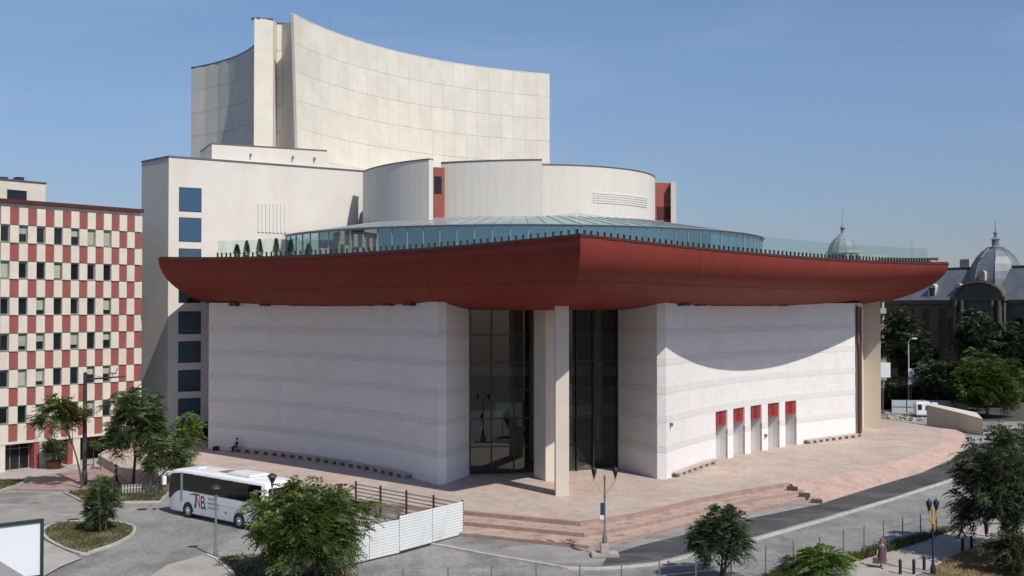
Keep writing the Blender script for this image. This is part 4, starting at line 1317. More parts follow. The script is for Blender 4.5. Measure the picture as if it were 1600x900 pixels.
def arch_solid(rw, rh, z, n0, n1, m_):
    pr = archpts(rw, rh); k = len(pr); vs = []
    for n in (n0, n1):
        for x, h in pr:
            u = PDC + x
            vs.append((PO[0] + PU.x * u + PN.x * n, PO[1] + PU.y * u + PN.y * n, z + h))
    fs = [tuple(range(k)), tuple(range(2 * k - 1, k - 1, -1))] + [(i, i + 1, k + i + 1, k + i) for i in range(k - 1)] + [(0, k - 1, 2 * k - 1, k)]
    return m_.add(vs, fs)
arch_solid(4.3, 2.4, 17.3, -3, 0.9, MB()).build('pediment', 'oldstone', dv)
m_ = MB(); pr = archpts(4.3, 2.4, 20)
m_.tube([(PO[0] + PU.x * (PDC + x) + PN.x * 1.0, PO[1] + PU.y * (PDC + x) + PN.y * 1.0, 17.3 + h) for x, h in pr], 0.22, 6)
m_.build('pediment_arch', 'oldstone', dv)
dc = (PO[0] + PU.x * PDC - PN.x * 4.6, PO[1] + PU.y * PDC - PN.y * 4.6)
prof = [(4.7, 17.3), (4.7, 18.3), (4.6, 19.2), (4.5, 20.3), (4.2, 21.6), (3.7, 22.9), (3.0, 24.1), (2.1, 25.1), (1.2, 25.7), (0.0, 25.8)]
dm = MB().lathe(prof, (dc[0], dc[1], 0), 8, R(20), R(20) + 2 * math.pi).build('dome', 'slate', pal)
m_ = MB()
for k in range(8):
    a = R(20) + k * math.pi / 4
    m_.tube([(dc[0] + r * math.cos(a), dc[1] + r * math.sin(a), z) for r, z in prof[1:-1]], 0.11, 5)
m_.build('dome_rib', 'slate', dm)
MB().lathe([(1.4, 25.4), (1.45, 25.8), (0.85, 25.85), (0.55, 26.1), (0.6, 27.0), (0.75, 27.15), (0.25, 27.5), (0.2, 28.0), (0.38, 28.3), (0.1, 28.6), (0.04, 30.4), (0, 30.4)], (dc[0], dc[1], 0), 10).build('lantern', 'slate', dm, smooth=True)
q = (dc[0] + PN.x * 4.3 + PU.x * 0.2, dc[1] + PN.y * 4.3 + PU.y * 0.2)
m_ = MB(); m_.box((-0.5, -0.4, 0), (0.5, 0.5, 1.2), pang, (q[0], q[1], 20.0)); m_.tube([(q[0] + PN.x * 0.4, q[1] + PN.y * 0.4, 21.2), (q[0] - PN.x * 0.5, q[1] - PN.y * 0.5, 21.2)], 0.5, 10)
m_.build('dome_dormer', 'palestone', dm)

# second old building whose cupola rises behind the terrace railing
tw = thing('cupola_building', 'pale old building with a green-grey cupola seen over the terrace railing', 'building', (73, 240, 0))
MB().lathe([(3.3, 0), (3.3, 27.3), (3.6, 27.4), (3.6, 27.8)], (73, 240, 0), 12).build('drum', 'palestone', tw)
MB().lathe([(3.3, 27.8), (3.1, 28.7), (2.6, 29.7), (1.7, 30.7), (0.8, 31.5), (0.4, 31.9), (0.38, 32.6), (0.65, 33.0), (0.2, 33.5), (0.05, 34.0), (0.04, 36.8), (0, 36.8)], (73, 240, 0), 12).build('cupola', 'verdigris', tw)
for k in range(12):
    a = 2 * math.pi * k / 12 + R(15)
    m_ = MB(); m_.box((-0.45, -0.1, 23.6), (0.45, 0.1, 27.0), a + R(90), (73 + 3.3 * math.cos(a), 240 + 3.3 * math.sin(a), 0)); m_.build('window', 'darkwin', tw)
m_ = MB(); m_.prism([(60, 244), (86, 250), (84, 264), (56, 258)], 0, 27.5); m_.build('wall', 'palestone', tw)
m_ = MB(); m_.prism([(84, 248), (95, 244), (98, 255), (88, 262)], 0, 26.0); b_ = m_.build('wing', 'palestone', tw)
m_ = MB(); m_.prism([(83.5, 247.5), (95.5, 243.5), (98.5, 255.5), (88, 262.5)], 26.0, 26.6); m_.build('roof', 'rust', b_)
MB().tube([(92, 250, 26), (92, 250, 30.5)], 0.05, 5).build('antenna', 'grey', tw)
# slim pale block just past the end pier
sl = thing('apartment_building', 'slim pale apartment block with balconies just past the end pier', 'building', (62, 190, 0))
m_ = MB(); m_.prism([(56, 192), (65.0, 190), (66.7, 204), (57, 206)], 0, 17); w = m_.build('wall', 'palestone', sl)
for k in range(5):
    z = 2.8 + 2.9 * k
    m_ = MB(); m_.box((-1.0, -0.9, 0), (1.0, 0, 0.9), R(-14), (64.2, 190.0, z)); m_.build('balcony', 'palestone', sl)
    m_ = MB(); m_.box((-0.5, -0.06, 0.95), (0.7, 0.02, 2.4), R(-14), (63.9, 190.1, z)); m_.build('window', 'darkwin', sl)

# ================================================================== TREES
def crown_verts(rg, centre, radii, nclump, rc, nfr, L, lw, pairs=5, lump=0.3, low=-0.9, top_bias=0.0, droop=0.5, clumps=None):
    cx, cy, cz = centre
    cl = []
    ph = rg.uniform(0, 6.28, 6)
    tries = 0
    while len(cl) < nclump and tries < 20000:
        tries += 1
        d = rg.normal(size=3); d /= np.linalg.norm(d)
        if d[2] < low: continue
        az = math.atan2(d[1], d[0])
        s = 1 - lump * (0.5 + 0.5 * math.sin(3 * az + ph[0]) * math.sin(2.3 * d[2] * 2 + ph[1])) - lump * 0.6 * (0.5 + 0.5 * math.sin(5 * az + ph[2] + 3 * d[2]))
        rr = rg.uniform(0.25, 1.0) ** 0.55 * s
        cl.append((cx + d[0] * radii[0] * rr, cy + d[1] * radii[1] * rr, cz + d[2] * radii[2] * rr))
    cl = np.array(cl) if clumps is None else np.array(clumps)
    per = max(1, nfr // len(cl))
    idx = np.repeat(np.arange(len(cl)), per)
    n = len(idx)
    size = rg.uniform(0.55, 1.35, len(cl))[idx]
    off = rg.normal(size=(n, 3)); off /= np.linalg.norm(off, axis=1)[:, None]
    off *= (rg.uniform(0, 1, n) ** 0.5 * rc * size)[:, None]
    off[:, 2] *= 0.75
    o = cl[idx] + off
    out = o - np.array([cx, cy, cz - 0.35 * radii[2]])
    out /= np.linalg.norm(out, axis=1)[:, None] + 1e-6
    dr = out * 0.7 + rg.normal(size=(n, 3)) * 0.55 + off / (rc + 1e-6) * 0.5
    dr[:, 2] = dr[:, 2] * 0.6 + 0.05
    dr /= np.linalg.norm(dr, axis=1)[:, None] + 1e-6
    Ls = L * rg.uniform(0.6, 1.25, n)
    side = np.cross(dr, np.array([0, 0, 1.0])); side /= np.linalg.norm(side, axis=1)[:, None] + 1e-6
    roll = rg.normal(0, 0.5, n)
    up = np.cross(side, dr)
    side = side * np.cos(roll)[:, None] + up * np.sin(roll)[:, None]
    V = []
    for k in range(pairs):
        t = (k + 0.6) / pairs
        base = o + dr * (Ls * t)[:, None]
        base[:, 2] -= droop * Ls * t * t
        wl_ = (lw * (1.15 - 0.6 * abs(t - 0.45)))
        for sg in (-1, 1):
            ln = wl_ * rg.uniform(0.8, 1.25, n)
            tip = base + side * (sg * ln)[:, None] + dr * (ln * 0.45)[:, None]
            tip[:, 2] -= 0.25 * ln
            mid = (base + tip) / 2
            wv = dr * (ln * 0.24)[:, None]
            V.append(np.stack([base, mid + wv, tip, mid - wv], 1))
    V = np.concatenate(V, 0).reshape(-1, 3)
    return V, cl


def quads_mesh(name, V, mat):
    n = len(V) // 4
    me = bpy.data.meshes.new(name)
    me.vertices.add(4 * n); me.loops.add(4 * n); me.polygons.add(n)
    me.vertices.foreach_set('co', V.astype(np.float32).ravel())
    me.loops.foreach_set('vertex_index', np.arange(4 * n, dtype=np.int32))
    me.polygons.foreach_set('loop_start', np.arange(0, 4 * n, 4, dtype=np.int32))
    me.update(calc_edges=True)
    me.materials.append(MT[mat])
    return me


def tree(name, label, base, centre, radii, mat, seed, nclump=60, rc=0.7, nfr=1500, L=0.7, lw=0.26, pairs=5, tr=0.14, cat='tree', lump=0.3,
         group=None, low=-0.9, droop=0.5, limbs=10, stems=1, clumps=None):
    rg = np.random.default_rng(seed)
    z0 = base[2] if len(base) > 2 else 0.0
    root = thing(name, label, cat, (base[0], base[1], z0), group=group)
    c = (centre[0] - base[0], centre[1] - base[1], centre[2] - z0)
    V, cl = crown_verts(rg, c, radii, nclump, rc, nfr, L, lw, pairs, lump, low, droop=droop, clumps=clumps)
    V[:, 2] = np.maximum(V[:, 2], 0.02)
    tk = MB()
    for s_ in range(stems):
        dx, dy = (rg.normal(0, 0.15 * stems, 2) if stems > 1 else rg.normal(0, 0.03, 2))
        top = (c[0] + dx * 3, c[1] + dy * 3, c[2] + radii[2] * 0.45)
        path = []
        for k in range(7):
            t = k / 6
            path.append((top[0] * t ** 1.3 + dx * (1 - t) + 0.06 * radii[0] * math.sin(3 * t + seed) * t, top[1] * t ** 1.3 + dy * (1 - t) + 0.05 * radii[1] * math.sin(4 * t + seed), top[2] * t))
        rads = [tr * (1.25 if k == 0 else 1) * (1 - 0.13 * k) for k in range(7)]
        tk.tube(path, rads, 8)
        sel = rg.choice(len(cl), min(limbs, len(cl)), replace=False)
        for j in sel:
            q = cl[j]
            k = int(np.clip(round((q[2] / max(top[2], 0.1) - 0.30) * 6), 1, 5))
            a = Vector(path[k]); b = Vector(q)
            m1 = a.lerp(b, 0.5) + Vector((0, 0, 0.10 * (b - a).length))
            tk.tube([a, m1, b], [rads[k] * 0.62, rads[k] * 0.40, 0.018], 5)
    tk.build('trunk', 'bark', root, local=True, smooth=True)
    link_mesh('crown', quads_mesh('crown', V, mat), root)
    return root


b = P(478, 902, 0.11)
tree('tree', 'bushy light green tree in the planting bed in front of the white hoarding', (b[0], b[1], 0.11), (b[0] - 0.1, b[1], 3.05), (4.1, 3.6, 3.0), 'leaf_big', 11,
     nclump=85, rc=0.85, nfr=3400, L=0.75, lw=0.22, pairs=6, tr=0.16, stems=3, lump=0.34, droop=0.45)
b = P(1124, 903, 0.05)
tree('tree', 'small dark green tree standing alone at the lower edge, in front of the plaza steps', (b[0], b[1], 0.0), (b[0], b[1], 2.3), (2.1, 1.9, 1.95), 'leaf_dark', 12,
     nclump=42, rc=0.55, nfr=1500, L=0.55, lw=0.17, pairs=6, tr=0.09, stems=2, lump=0.28)
b = P(207, 764, 0.12)
tree('tree', 'tall dark green tree rising in front of the corner of the theatre wing', (b[0], b[1], 0.12), (b[0] + 0.3, b[1], 5.5), (3.1, 2.9, 4.3), 'leaf_left', 13,
     nclump=75, rc=0.75, nfr=2300, L=0.7, lw=0.22, pairs=6, tr=0.15, lump=0.38)
b = P(232, 772, 0.12)
tree('tree', 'low spreading tree with thin forked trunk beside the front of the coach', (b[0], b[1], 0.12), (b[0] + 1.1, b[1] + 1, 3.2), (2.6, 2.0, 1.8), 'leaf_left', 23,
     nclump=34, rc=0.6, nfr=850, L=0.6, lw=0.2, pairs=6, tr=0.1, lump=0.3, stems=2)
b = P(127, 762, 0.12)
tree('tree', 'thin sparse tree with yellowing leaves in front of the chequered office block', (b[0], b[1], 0.12), (b[0] - 2.1, b[1] + 0.4, 6.5), (3.5, 2.4, 1.9), 'leaf_yellow', 14,
     nclump=26, rc=0.6, nfr=650, L=0.7, lw=0.22, pairs=6, tr=0.10, lump=0.4, limbs=16)
b = P(292, 738, 0.5)
tree('tree', 'small fresh green tree against the dark glass door of the theatre wing', (b[0], b[1], 0.0), (b[0], b[1], 3.6), (1.9, 1.7, 2.6), 'leaf_fresh', 15,
     nclump=30, rc=0.5, nfr=800, L=0.55, lw=0.18, pairs=6, tr=0.08, lump=0.35)
b = P(158, 829, 0.12)
tree('shrub', 'dense dark green shrub standing on the kerbed turf island', (b[0], b[1], 0.12), (b[0], b[1], 1.95), (1.35, 1.3, 1.95), 'leaf_left', 16,
     nclump=44, rc=0.45, nfr=1500, L=0.45, lw=0.13, pairs=6, tr=0.07, cat='shrub', stems=3, lump=0.28, droop=0.3)
b = P(84, 732, 0.03)
tree('potted_shrub', 'rounded dark shrub in a dark tub between two shopfronts of the office block', (b[0], b[1], 0.03), (b[0], b[1], 2.0), (1.3, 1.3, 1.5), 'leaf_dark', 17,
     nclump=24, rc=0.45, nfr=600, L=0.4, lw=0.14, pairs=5, tr=0.07, cat='shrub')
MB().lathe([(0.6, 0), (0.75, 0.7), (0.68, 0.7), (0.62, 0.6), (0, 0.6)], (0, 0, 0), 16).build('tub', 'redtrim', bpy.data.objects['potted_shrub'], local=True)
b = P(1566, 868, 0.05)
tree('tree', 'large dark grey-green tree at the right edge of the park', (b[0], b[1], 0.05), (b[0] + 0.35, b[1] - 0.5, 4.6), (5.0, 4.3, 4.5), 'leaf_right', 18,
     nclump=130, rc=0.78, nfr=5200, L=0.65, lw=0.19, pairs=6, tr=0.2, lump=0.34, limbs=18)
b = P(1588, 895, 0.05)
tree('shrub', 'dark leafy undergrowth shrub below the large right tree', (b[0], b[1], 0.05), (b[0], b[1], 1.4), (2.0, 1.5, 1.4), 'leaf_right', 24,
     nclump=26, rc=0.5, nfr=900, L=0.5, lw=0.16, pairs=6, tr=0.06, cat='shrub', stems=2)
b = P(1286, 896, 0.05)
tree('shrub', 'feathery bright green shrub with long fronds at the wire fence', (b[0], b[1] - 0.6, 0.0), (b[0], b[1] - 0.6, 0.75), (1.35, 1.1, 0.7), 'leaf_fresh', 19,
     nclump=14, rc=0.25, nfr=170, L=1.1, lw=0.20, pairs=11, tr=0.04, cat='shrub', stems=2, lump=0.1, low=-0.2, droop=0.45)
b = P(1240, 893, 0.05)
tree('shrub', 'scraggy low shrub between two posts of the wire fence', (b[0], b[1] - 0.3, 0.0), (b[0], b[1] - 0.3, 0.6), (0.9, 0.7, 0.65), 'leaf_dark', 20,
     nclump=12, rc=0.3, nfr=170, L=0.4, lw=0.12, pairs=6, tr=0.03, cat='shrub', stems=2)
b = P(1544, 652, 0.0)
tree('tree', 'bright green rounded tree behind the low ramp wall', (b[0], b[1], 0), (b[0], b[1], 4.7), (6.2, 5.5, 5.2), 'leaf_bright', 21,
     nclump=130, rc=1.0, nfr=3600, L=0.9, lw=0.32, pairs=5, tr=0.25, lump=0.3)
for i, (px, D, zc, rx, rz, lab) in enumerate((
        (1404, 176, 10.2, 3.9, 6.3, 'tall dark street tree next to the pale apartment block'),
        (1432, 172, 7.6, 3.2, 5.0, 'dark street tree left of the white street lamp, in front of the palace wall'),
        (1527, 168, 11.2, 4.6, 5.0, 'tall dark tree in front of the domed pavilion of the palace'),
        (1470, 160, 4.6, 4.2, 3.9, 'low dark tree behind the white cabin'),
        (1395, 167, 1.9, 2.4, 1.9, 'low dark shrub at the foot of the slender pale street lamp'),
        (1448, 166, 2.6, 4.0, 2.8, 'spreading dark shrub right of the slender pale street lamp'),
        (1505, 164, 3.4, 4.0, 3.6, 'rounded dark shrub under the tallest palace tree'),
        (1590, 166, 9.4, 4.0, 4.5, 'dark tree at the right, past the palace pediment'))):
    x = (px - 800) / F * D
    tree('tree', lab, (x, D, 0), (x, D, zc), (rx, rx * 0.9, rz), 'leaf_bg', 30 + i, nclump=70, rc=0.95, nfr=1700, L=0.9, lw=0.34, pairs=5, tr=0.25, group='street trees in front of the palace')

# small conifers in pots on the theatre's terrace
def conifer(p, h, lab, seed):
    rg = np.random.default_rng(seed)
    root = thing('potted_conifer', lab, 'potted plant', p, group='clipped conifers along the terrace railing')
    MB().lathe([(0.22, 0), (0.28, 0.4), (0.2, 0.4), (0, 0.36)], n=10).build('pot', 'dark', root, local=True)
    n = 900
    t = rg.uniform(0, 1, n) ** 0.7
    r = 0.36 * (1 - t) ** 0.8 * rg.uniform(0.5, 1.05, n); a = rg.uniform(0, 6.28, n)
    o = np.stack([r * np.cos(a), r * np.sin(a), 0.38 + t * (h - 0.4)], 1)
    d = np.stack([np.cos(a), np.sin(a), np.full(n, 0.9)], 1) * 0.13
    s = np.stack([-np.sin(a), np.cos(a), np.zeros(n)], 1) * 0.045
    V = np.stack([o, o + d / 2 + s, o + d, o + d / 2 - s], 1).reshape(-1, 3)
    link_mesh('crown', quads_mesh('crown', V, 'leaf_dark'), root)
for k, (px, h) in enumerate(((340, 1.35), (355, 1.7), (375, 1.8), (401, 1.8), (424, 1.7), (452, 1.2))):
    pts = [rim(i / 60, -1) for i in range(61)]
    t, p = at_px([q[:2] for q in pts], px)
    place = ('first conifer from the left end of the glass railing', 'second conifer from the left end of the glass railing', 'third conifer from the left end of the glass railing',
             'fourth conifer from the left end of the glass railing', 'conifer in front of the glazed end of the pavilion', 'shortest conifer, in front of the glass pavilion')[k]
    conifer((p[0] + 0.676 * 2.1, p[1] + 0.737 * 2.1, rim_h(t, -1) - 0.02), h, 'small dark potted ' + place, 50 + k)

# ================================================================== COACH
bus = thing('coach', 'white coach with dark tinted windows and a red and black mark on its side', 'coach')
BL_, BW_, BH_ = 11.8, 2.5, 3.55
def bsec(x, w, z0, z1, r):
    pts = []
    for (cy_, cz_, a0_) in ((w / 2 - r, z0 + 0.12, -90), (w / 2 - r, z1 - r, 0), (-w / 2 + r, z1 - r, 90), (-w / 2 + r, z0 + 0.12, 180)):
        rr = 0.12 if a0_ in (-90, 180) else r
        yy = (w / 2 - rr) * (1 if cy_ > 0 else -1)
        for k in range(5):
            a = R(a0_ + 90 * k / 4)
            pts.append((x, yy + rr * math.cos(a), cz_ + rr * math.sin(a)))
    return pts
secs = [(-5.90, 2.30, 0.55, 3.30, 0.25), (-5.80, 2.46, 0.40, 3.46, 0.28), (-5.4, 2.5, 0.33, 3.52, 0.30), (-1.0, 2.5, 0.33, 3.55, 0.30), (3.9, 2.5, 0.33, 3.52, 0.30),
        (4.8, 2.5, 0.33, 3.46, 0.32), (5.35, 2.46, 0.33, 3.36, 0.34), (5.7, 2.36, 0.34, 3.16, 0.34), (5.88, 2.22, 0.40, 2.92, 0.32)]
m_ = MB(); n_ = 20
for s_ in secs: m_.v.extend(bsec(*s_))
for i in range(len(secs) - 1):
    for k in range(n_):
        a_, b_ = i * n_ + k, i * n_ + (k + 1) % n_
        m_.f.append((a_, b_, b_ + n_, a_ + n_))
m_.f.append(tuple(range(n_ - 1, -1, -1))); e_ = (len(secs) - 1) * n_; m_.f.append(tuple(e_ + k for k in range(n_)))
body = m_.build('body', 'buswhite', bus, local=True, smooth=True)
def plate(pts, y0, y1):
    """polygon in x-z extruded in y"""
    n = len(pts)
    m_ = MB()
    m_.add([(x, y0, z) for x, z in pts] + [(x, y1, z) for x, z in pts], [tuple(range(n)), tuple(range(2 * n - 1, n - 1, -1))] + [(i, (i + 1) % n, n + (i + 1) % n, n + i) for i in range(n)])
    return m_
for sg in (1, -1):
    ya, yb = sg * 1.20, sg * 1.262
    xs = [-5.45, -3.9, -2.3, -0.7, 0.9, 2.5, 3.93]
    for a_, b_ in zip(xs, xs[1:]):
        plate([(a_ + 0.012, 1.98), (b_ - 0.012, 1.98), (b_ - 0.012, 3.23), (a_ + 0.012, 3.25)], ya, yb).build('side_window', 'busglass', bus, local=True)
    plate([(4.22, 1.98), (4.9, 1.72), (5.35, 1.40), (5.66, 1.22), (5.74, 1.25), (5.68, 2.6), (5.5, 2.95), (5.2, 3.10), (4.22, 3.22)], sg * 1.10, sg * 1.258).build('front_side_window', 'busglass', bus, local=True)
    plate([(3.95, 1.2), (4.20, 1.2), (4.20, 3.26), (3.95, 3.26)], sg * 1.2, sg * 1.275).build('pillar', 'silver', bus, local=True)
    for wx in (3.25, -2.95):
        m_ = MB()
        arc_ = [(wx + 0.66 * math.cos(R(a)), 0.52 + 0.66 * math.sin(R(a))) for a in range(-14, 195, 14)]
        m_ = plate(arc_, sg * 1.0, sg * 1.256); m_.build('wheel_arch', 'black', bus, local=True)
        w_ = thing('wheel', None, None, (wx, sg * 1.10, 0.52)); w_.parent = bus
        tb = MB(); tb.tube([(0, -0.17, 0), (0, -0.15, 0), (0, 0.15, 0), (0, 0.17, 0)], [0.44, 0.52, 0.52, 0.44], 26); tb.build('tyre', 'black', w_, local=True, smooth=True)
        rb_ = MB(); rb_.tube([(0, sg * 0.10, 0), (0, sg * 0.185, 0), (0, sg * 0.20, 0)], [0.31, 0.31, 0.24], 20); rb_.tube([(0, sg * 0.19, 0), (0, sg * 0.25, 0)], [0.13, 0.10], 12)
        rb_.build('rim', 'silver', w_, local=True, smooth=True)
    for lx in (-4.6, -1.45, 1.0, 2.3): plate([(lx, 0.85), (lx + 0.14, 0.85), (lx + 0.14, 1.02), (lx, 1.02)], sg * 1.24, sg * 1.258).build('side_lamp', 'dark', bus, local=True)
    m_ = MB()
    for x0 in (-4.3, -1.9, -0.3, 1.5, 2.45): m_.add(*(lambda q: (q.v, q.f))(plate([(x0, 0.5), (x0 + 0.018, 0.5), (x0 + 0.018, 1.35), (x0, 1.35)], sg * 1.24, sg * 1.2525)))
    m_.add(*(lambda q: (q.v, q.f))(plate([(-4.3, 1.35), (2.45, 1.35), (2.45, 1.368), (-4.3, 1.368)], sg * 1.24, sg * 1.2525)))
    m_.build('locker_seam', 'grey', bus, local=True)
    m_ = MB(); m_.tube([(5.5, sg * 1.12, 3.15), (5.95, sg * 1.3, 3.12), (6.15, sg * 1.42, 2.85), (6.15, sg * 1.42, 2.75)], 0.05, 6); m_.box((6.02, sg * 1.42 - 0.14, 2.15), (6.24, sg * 1.42 + 0.14, 2.8))
    m_.build('mirror', 'buswhite', bus, local=True, bevel=0.03)
    m_ = MB(); m_.box((5.78, sg * 0.72 - 0.24, 0.78), (5.93, sg * 0.72 + 0.24, 0.98)); m_.build('headlight', 'lampglass', bus, local=True, bevel=0.03)
# windscreen follows the raked nose
V_ = []
for x, w_, z in ((5.915, 1.05, 1.2), (5.90, 1.06, 2.2), (5.895, 1.02, 2.75)):
    V_ += [(x + 0.02, -w_, z), (x + 0.02, w_, z)]
m_ = MB(); m_.add(V_ + [(v[0] - 0.1, v[1], v[2]) for v in V_], [(0, 1, 3, 2), (2, 3, 5, 4), (6, 8, 9, 7), (8, 10, 11, 9), (0, 2, 8, 6), (2, 4, 10, 8), (1, 7, 9, 3), (3, 9, 11, 5), (4, 5, 11, 10), (0, 6, 7, 1)])
m_.build('windscreen', 'busglass', bus, local=True)
m_ = MB(); m_.box((-5.93, -1.0, 2.0), (-5.86, 1.0, 3.05)); m_.build('rear_window', 'busglass', bus, local=True)
m_ = MB(); m_.box((-3.6, -0.85, 3.5), (-0.9, 0.85, 3.72)); m_.build('roof_unit', 'buswhite', bus, local=True, bevel=0.08)
m_ = MB()
for k in range(4): m_.box((-0.55 + 0.30 * k, -0.55, 3.5), (-0.35 + 0.30 * k, 0.5, 3.585))
m_.build('roof_vent', 'grey', bus, local=True)
for x in (3.2,):
    m_ = MB(); m_.box((x, -0.35, 3.48), (x + 0.7, 0.35, 3.58)); m_.build('roof_hatch', 'buswhite', bus, local=True, bevel=0.03)
# printed mark and three short lines of lettering on the side facing the camera
def bus_text(s, size, x, z, mt, sx=1.0, shear=0.0):
    me = text_mesh(s, size, 0.002, sx)
    if shear:
        for v in me.vertices: v.co.x += shear * v.co.y
    me.materials.append(MT[mt])
    o = link_mesh('lettering', me, bus)
    # text runs towards the rear as seen on the left flank: local +x is forward, so turn by 180 degrees
    o.rotation_euler = (R(90), 0, R(180))
    o.location = (x, 1.256, z)
bus_text('T', 1.50, 2.78, 0.86, 'logored', 0.95, 0.14)
bus_text('N', 1.30, 2.30, 0.90, 'logored', 0.62, 0.0)
bus_text('B', 1.35, 1.70, 0.88, 'logoblack', 0.80, 0.0)
plate([(3.05, 1.735), (2.55, 1.77), (2.55, 1.83), (3.05, 1.795)], 1.2, 1.257).build('lettering', 'logoblack', bus, local=True)
for k, s_ in enumerate(('TEATRUL', 'NATIONAL', 'BUCURESTI')):
    bus_text(s_, 0.27, 0.78, 1.60 - 0.32 * k, 'grey')
wf, wr = P(283, 806, 0), P(376, 826, 0)
hd = Vector((wf[0] - wr[0], wf[1] - wr[1])).normalized()
lf = Vector((-hd.y, hd.x))
mid = Vector(wr) + hd * 2.95 - lf * 1.12
bus.location = (mid.x, mid.y, 0.004)
bus.rotation_euler = (0, 0, math.atan2(hd.y, hd.x))

# ================================================================== HOARDING (white corrugated sheets, two sides of a compound)
hoard = thing('hoarding', 'white corrugated sheet-metal hoarding round the works beside the plaza steps', 'hoarding', (-6, 72, 0))
def corr_panel(a, b, z0, z1, mat, ribs, name='hoarding_panel', z0b=None, z1b=None):
    """panel with horizontal ribs, outward to the right of a->b"""
    n = 2 * ribs
    d = Vector((b[0] - a[0], b[1] - a[1])).normalized(); nx, ny = d.y, -d.x
    m_ = MB()
    vs = []
    for k in range(n + 1):
        t = k / n
        o = 0.013 if k % 2 else 0.0
        for p, lo, hi in ((a, z0, z1), (b, z0 if z0b is None else z0b, z1 if z1b is None else z1b)):
            z = lo + (hi - lo) * t
            vs.append((p[0] + nx * o, p[1] + ny * o, z))
    for k in range(n + 1):
        for p, lo, hi in ((a, z0, z1), (b, z0 if z0b is None else z0b, z1 if z1b is None else z1b)):
            vs.append((p[0] - nx * 0.03, p[1] - ny * 0.03, lo + (hi - lo) * k / n))
    fs = []; h = 2 * (n + 1)
    for k in range(n):
        i = 2 * k
        fs += [(i, i + 1, i + 3, i + 2), (h + i, h + i + 2, h + i + 3, h + i + 1), (i, i + 2, h + i + 2, h + i), (i + 1, h + i + 1, h + i + 3, i + 3)]
    fs += [(0, h, h + 1, 1), (2 * n, 2 * n + 1, h + 2 * n + 1, h + 2 * n)]
    m_.add(vs, fs)
    return m_.build(name, mat, hoard)
H0, H1, H2, H3 = P(724, 836, 0.1), P(624, 866, 0), P(527, 889, 0), P(440, 905, 0)
for a, b, n, dz in ((H3, H2, 2, 0.0), (H2, H1, 2, 0.05), (H1, H0, 2, 0.25)):
    for k in range(n):
        p, q = lerp(a, b, k / n + 0.004), lerp(a, b, (k + 1) / n - 0.004)
        corr_panel(p, q, 0.08 + dz * 0.4, 2.12 + dz, 'hoard', 12)
H4 = P(570, 815, 0.0)
H4 = (H4[0] - 1.0, H4[1] + 3.0)
H0b = (H0[0], H0[1] + 0.05)
far = [H0b, lerp(H0b, H4, 0.25), lerp(H0b, H4, 0.5), lerp(H0b, H4, 0.75), H4]
for i, p in enumerate(far + [H1, H2, H3]):
    m_ = MB(); m_.box((-0.05, -0.16, 0), (0.05, -0.04, 2.45), math.atan2(H0[1] - H4[1], H0[0] - H4[0]) if i < 5 else R(-155), (p[0], p[1], 0)); m_.build('post', 'dark', hoard)
for a, b in zip(far, far[1:]):
    for k in range(8):
        z = 0.3 + 0.27 * k
        m_ = MB(); m_.ribbon([a, b], z - 0.055, z + 0.055, 0.05, 0.02); m_.build('rail', 'hoardback', hoard)
for k in range(3):
    a, b = (H3, H2, H1)[k], (H2, H1, H0)[k]
    m_ = MB(); m_.ribbon([a, b], 0.0, 0.09 + 0.1 * (k == 2), -0.02, -0.12); m_.build('bottom_rail', 'dark', hoard)

# ================================================================== WIRE FENCE (right)
wf_ = thing('wire_fence', 'low wire fence on dark posts along the setts road', 'fence', (20, 66, 0))
fl = [P(560, 940, 0), P(700, 938, 0), P(950, 932, 0), P(1203, 902, 0), P(1305, 880, 0), P(1438, 843, 0), P(1477, 830, 0), P(1560, 803, 0), P(1680, 770, 0)]
tot = sum(math.dist(a, b) for a, b in zip(fl, fl[1:]))
acc = 0; nxt = 0; posts = []
for a, b in zip(fl, fl[1:]):
    L_ = math.dist(a, b)
    while nxt <= acc + L_:
        posts.append(lerp(a, b, (nxt - acc) / L_)); nxt += 2.35
    acc += L_
for p in posts:
    hgt = 1.78 + rnd.uniform(-0.06, 0.1)
    MB().tube([(p[0], p[1], 0), (p[0] + rnd.uniform(-.03, .03), p[1], hgt)], 0.04, 6).build('post', 'grey', wf_)
for z in (0.35, 0.8, 1.25, 1.7):
    MB().tube([(p[0], p[1], z + 0.02 * math.sin(3 * i)) for i, p in enumerate(posts)], 0.009, 4).build('wire', 'grey', wf_)

# short bollards and a barrier on the park path
for k, (px, py) in enumerate(((1504, 862), (1518, 858))):
    p = P(px, py, 0.05)
    r_ = MB().lathe([(0.10, 0), (0.10, 0.75), (0.07, 0.85), (0, 0.87)], (p[0], p[1], 0.05), 10).build('bollard', 'black', smooth=True)
    tag(r_, 'short black bollard at the dry grass, %s' % ('with the park path on its left' if k == 0 else 'closer to the large tree'), 'bollard', 'bollards by the dry grass')
for k, (px, py, w_) in enumerate(((1401, 893, 'beside the skirted woman'), (1422, 893, 'between two others along the path edge'), (1438, 887, 'just left of the ochre lamp post'))):
    p = P(px, py, 0.05)
    r_ = MB().lathe([(0.09, 0), (0.09, 0.7), (0.12, 0.72), (0.06, 0.85), (0, 0.87)], (p[0], p[1] - 0.6, 0.05), 10).build('bollard', 'black', smooth=True)
    tag(r_, 'short black bollard near the path, ' + w_, 'bollard', 'bollards along the park path')

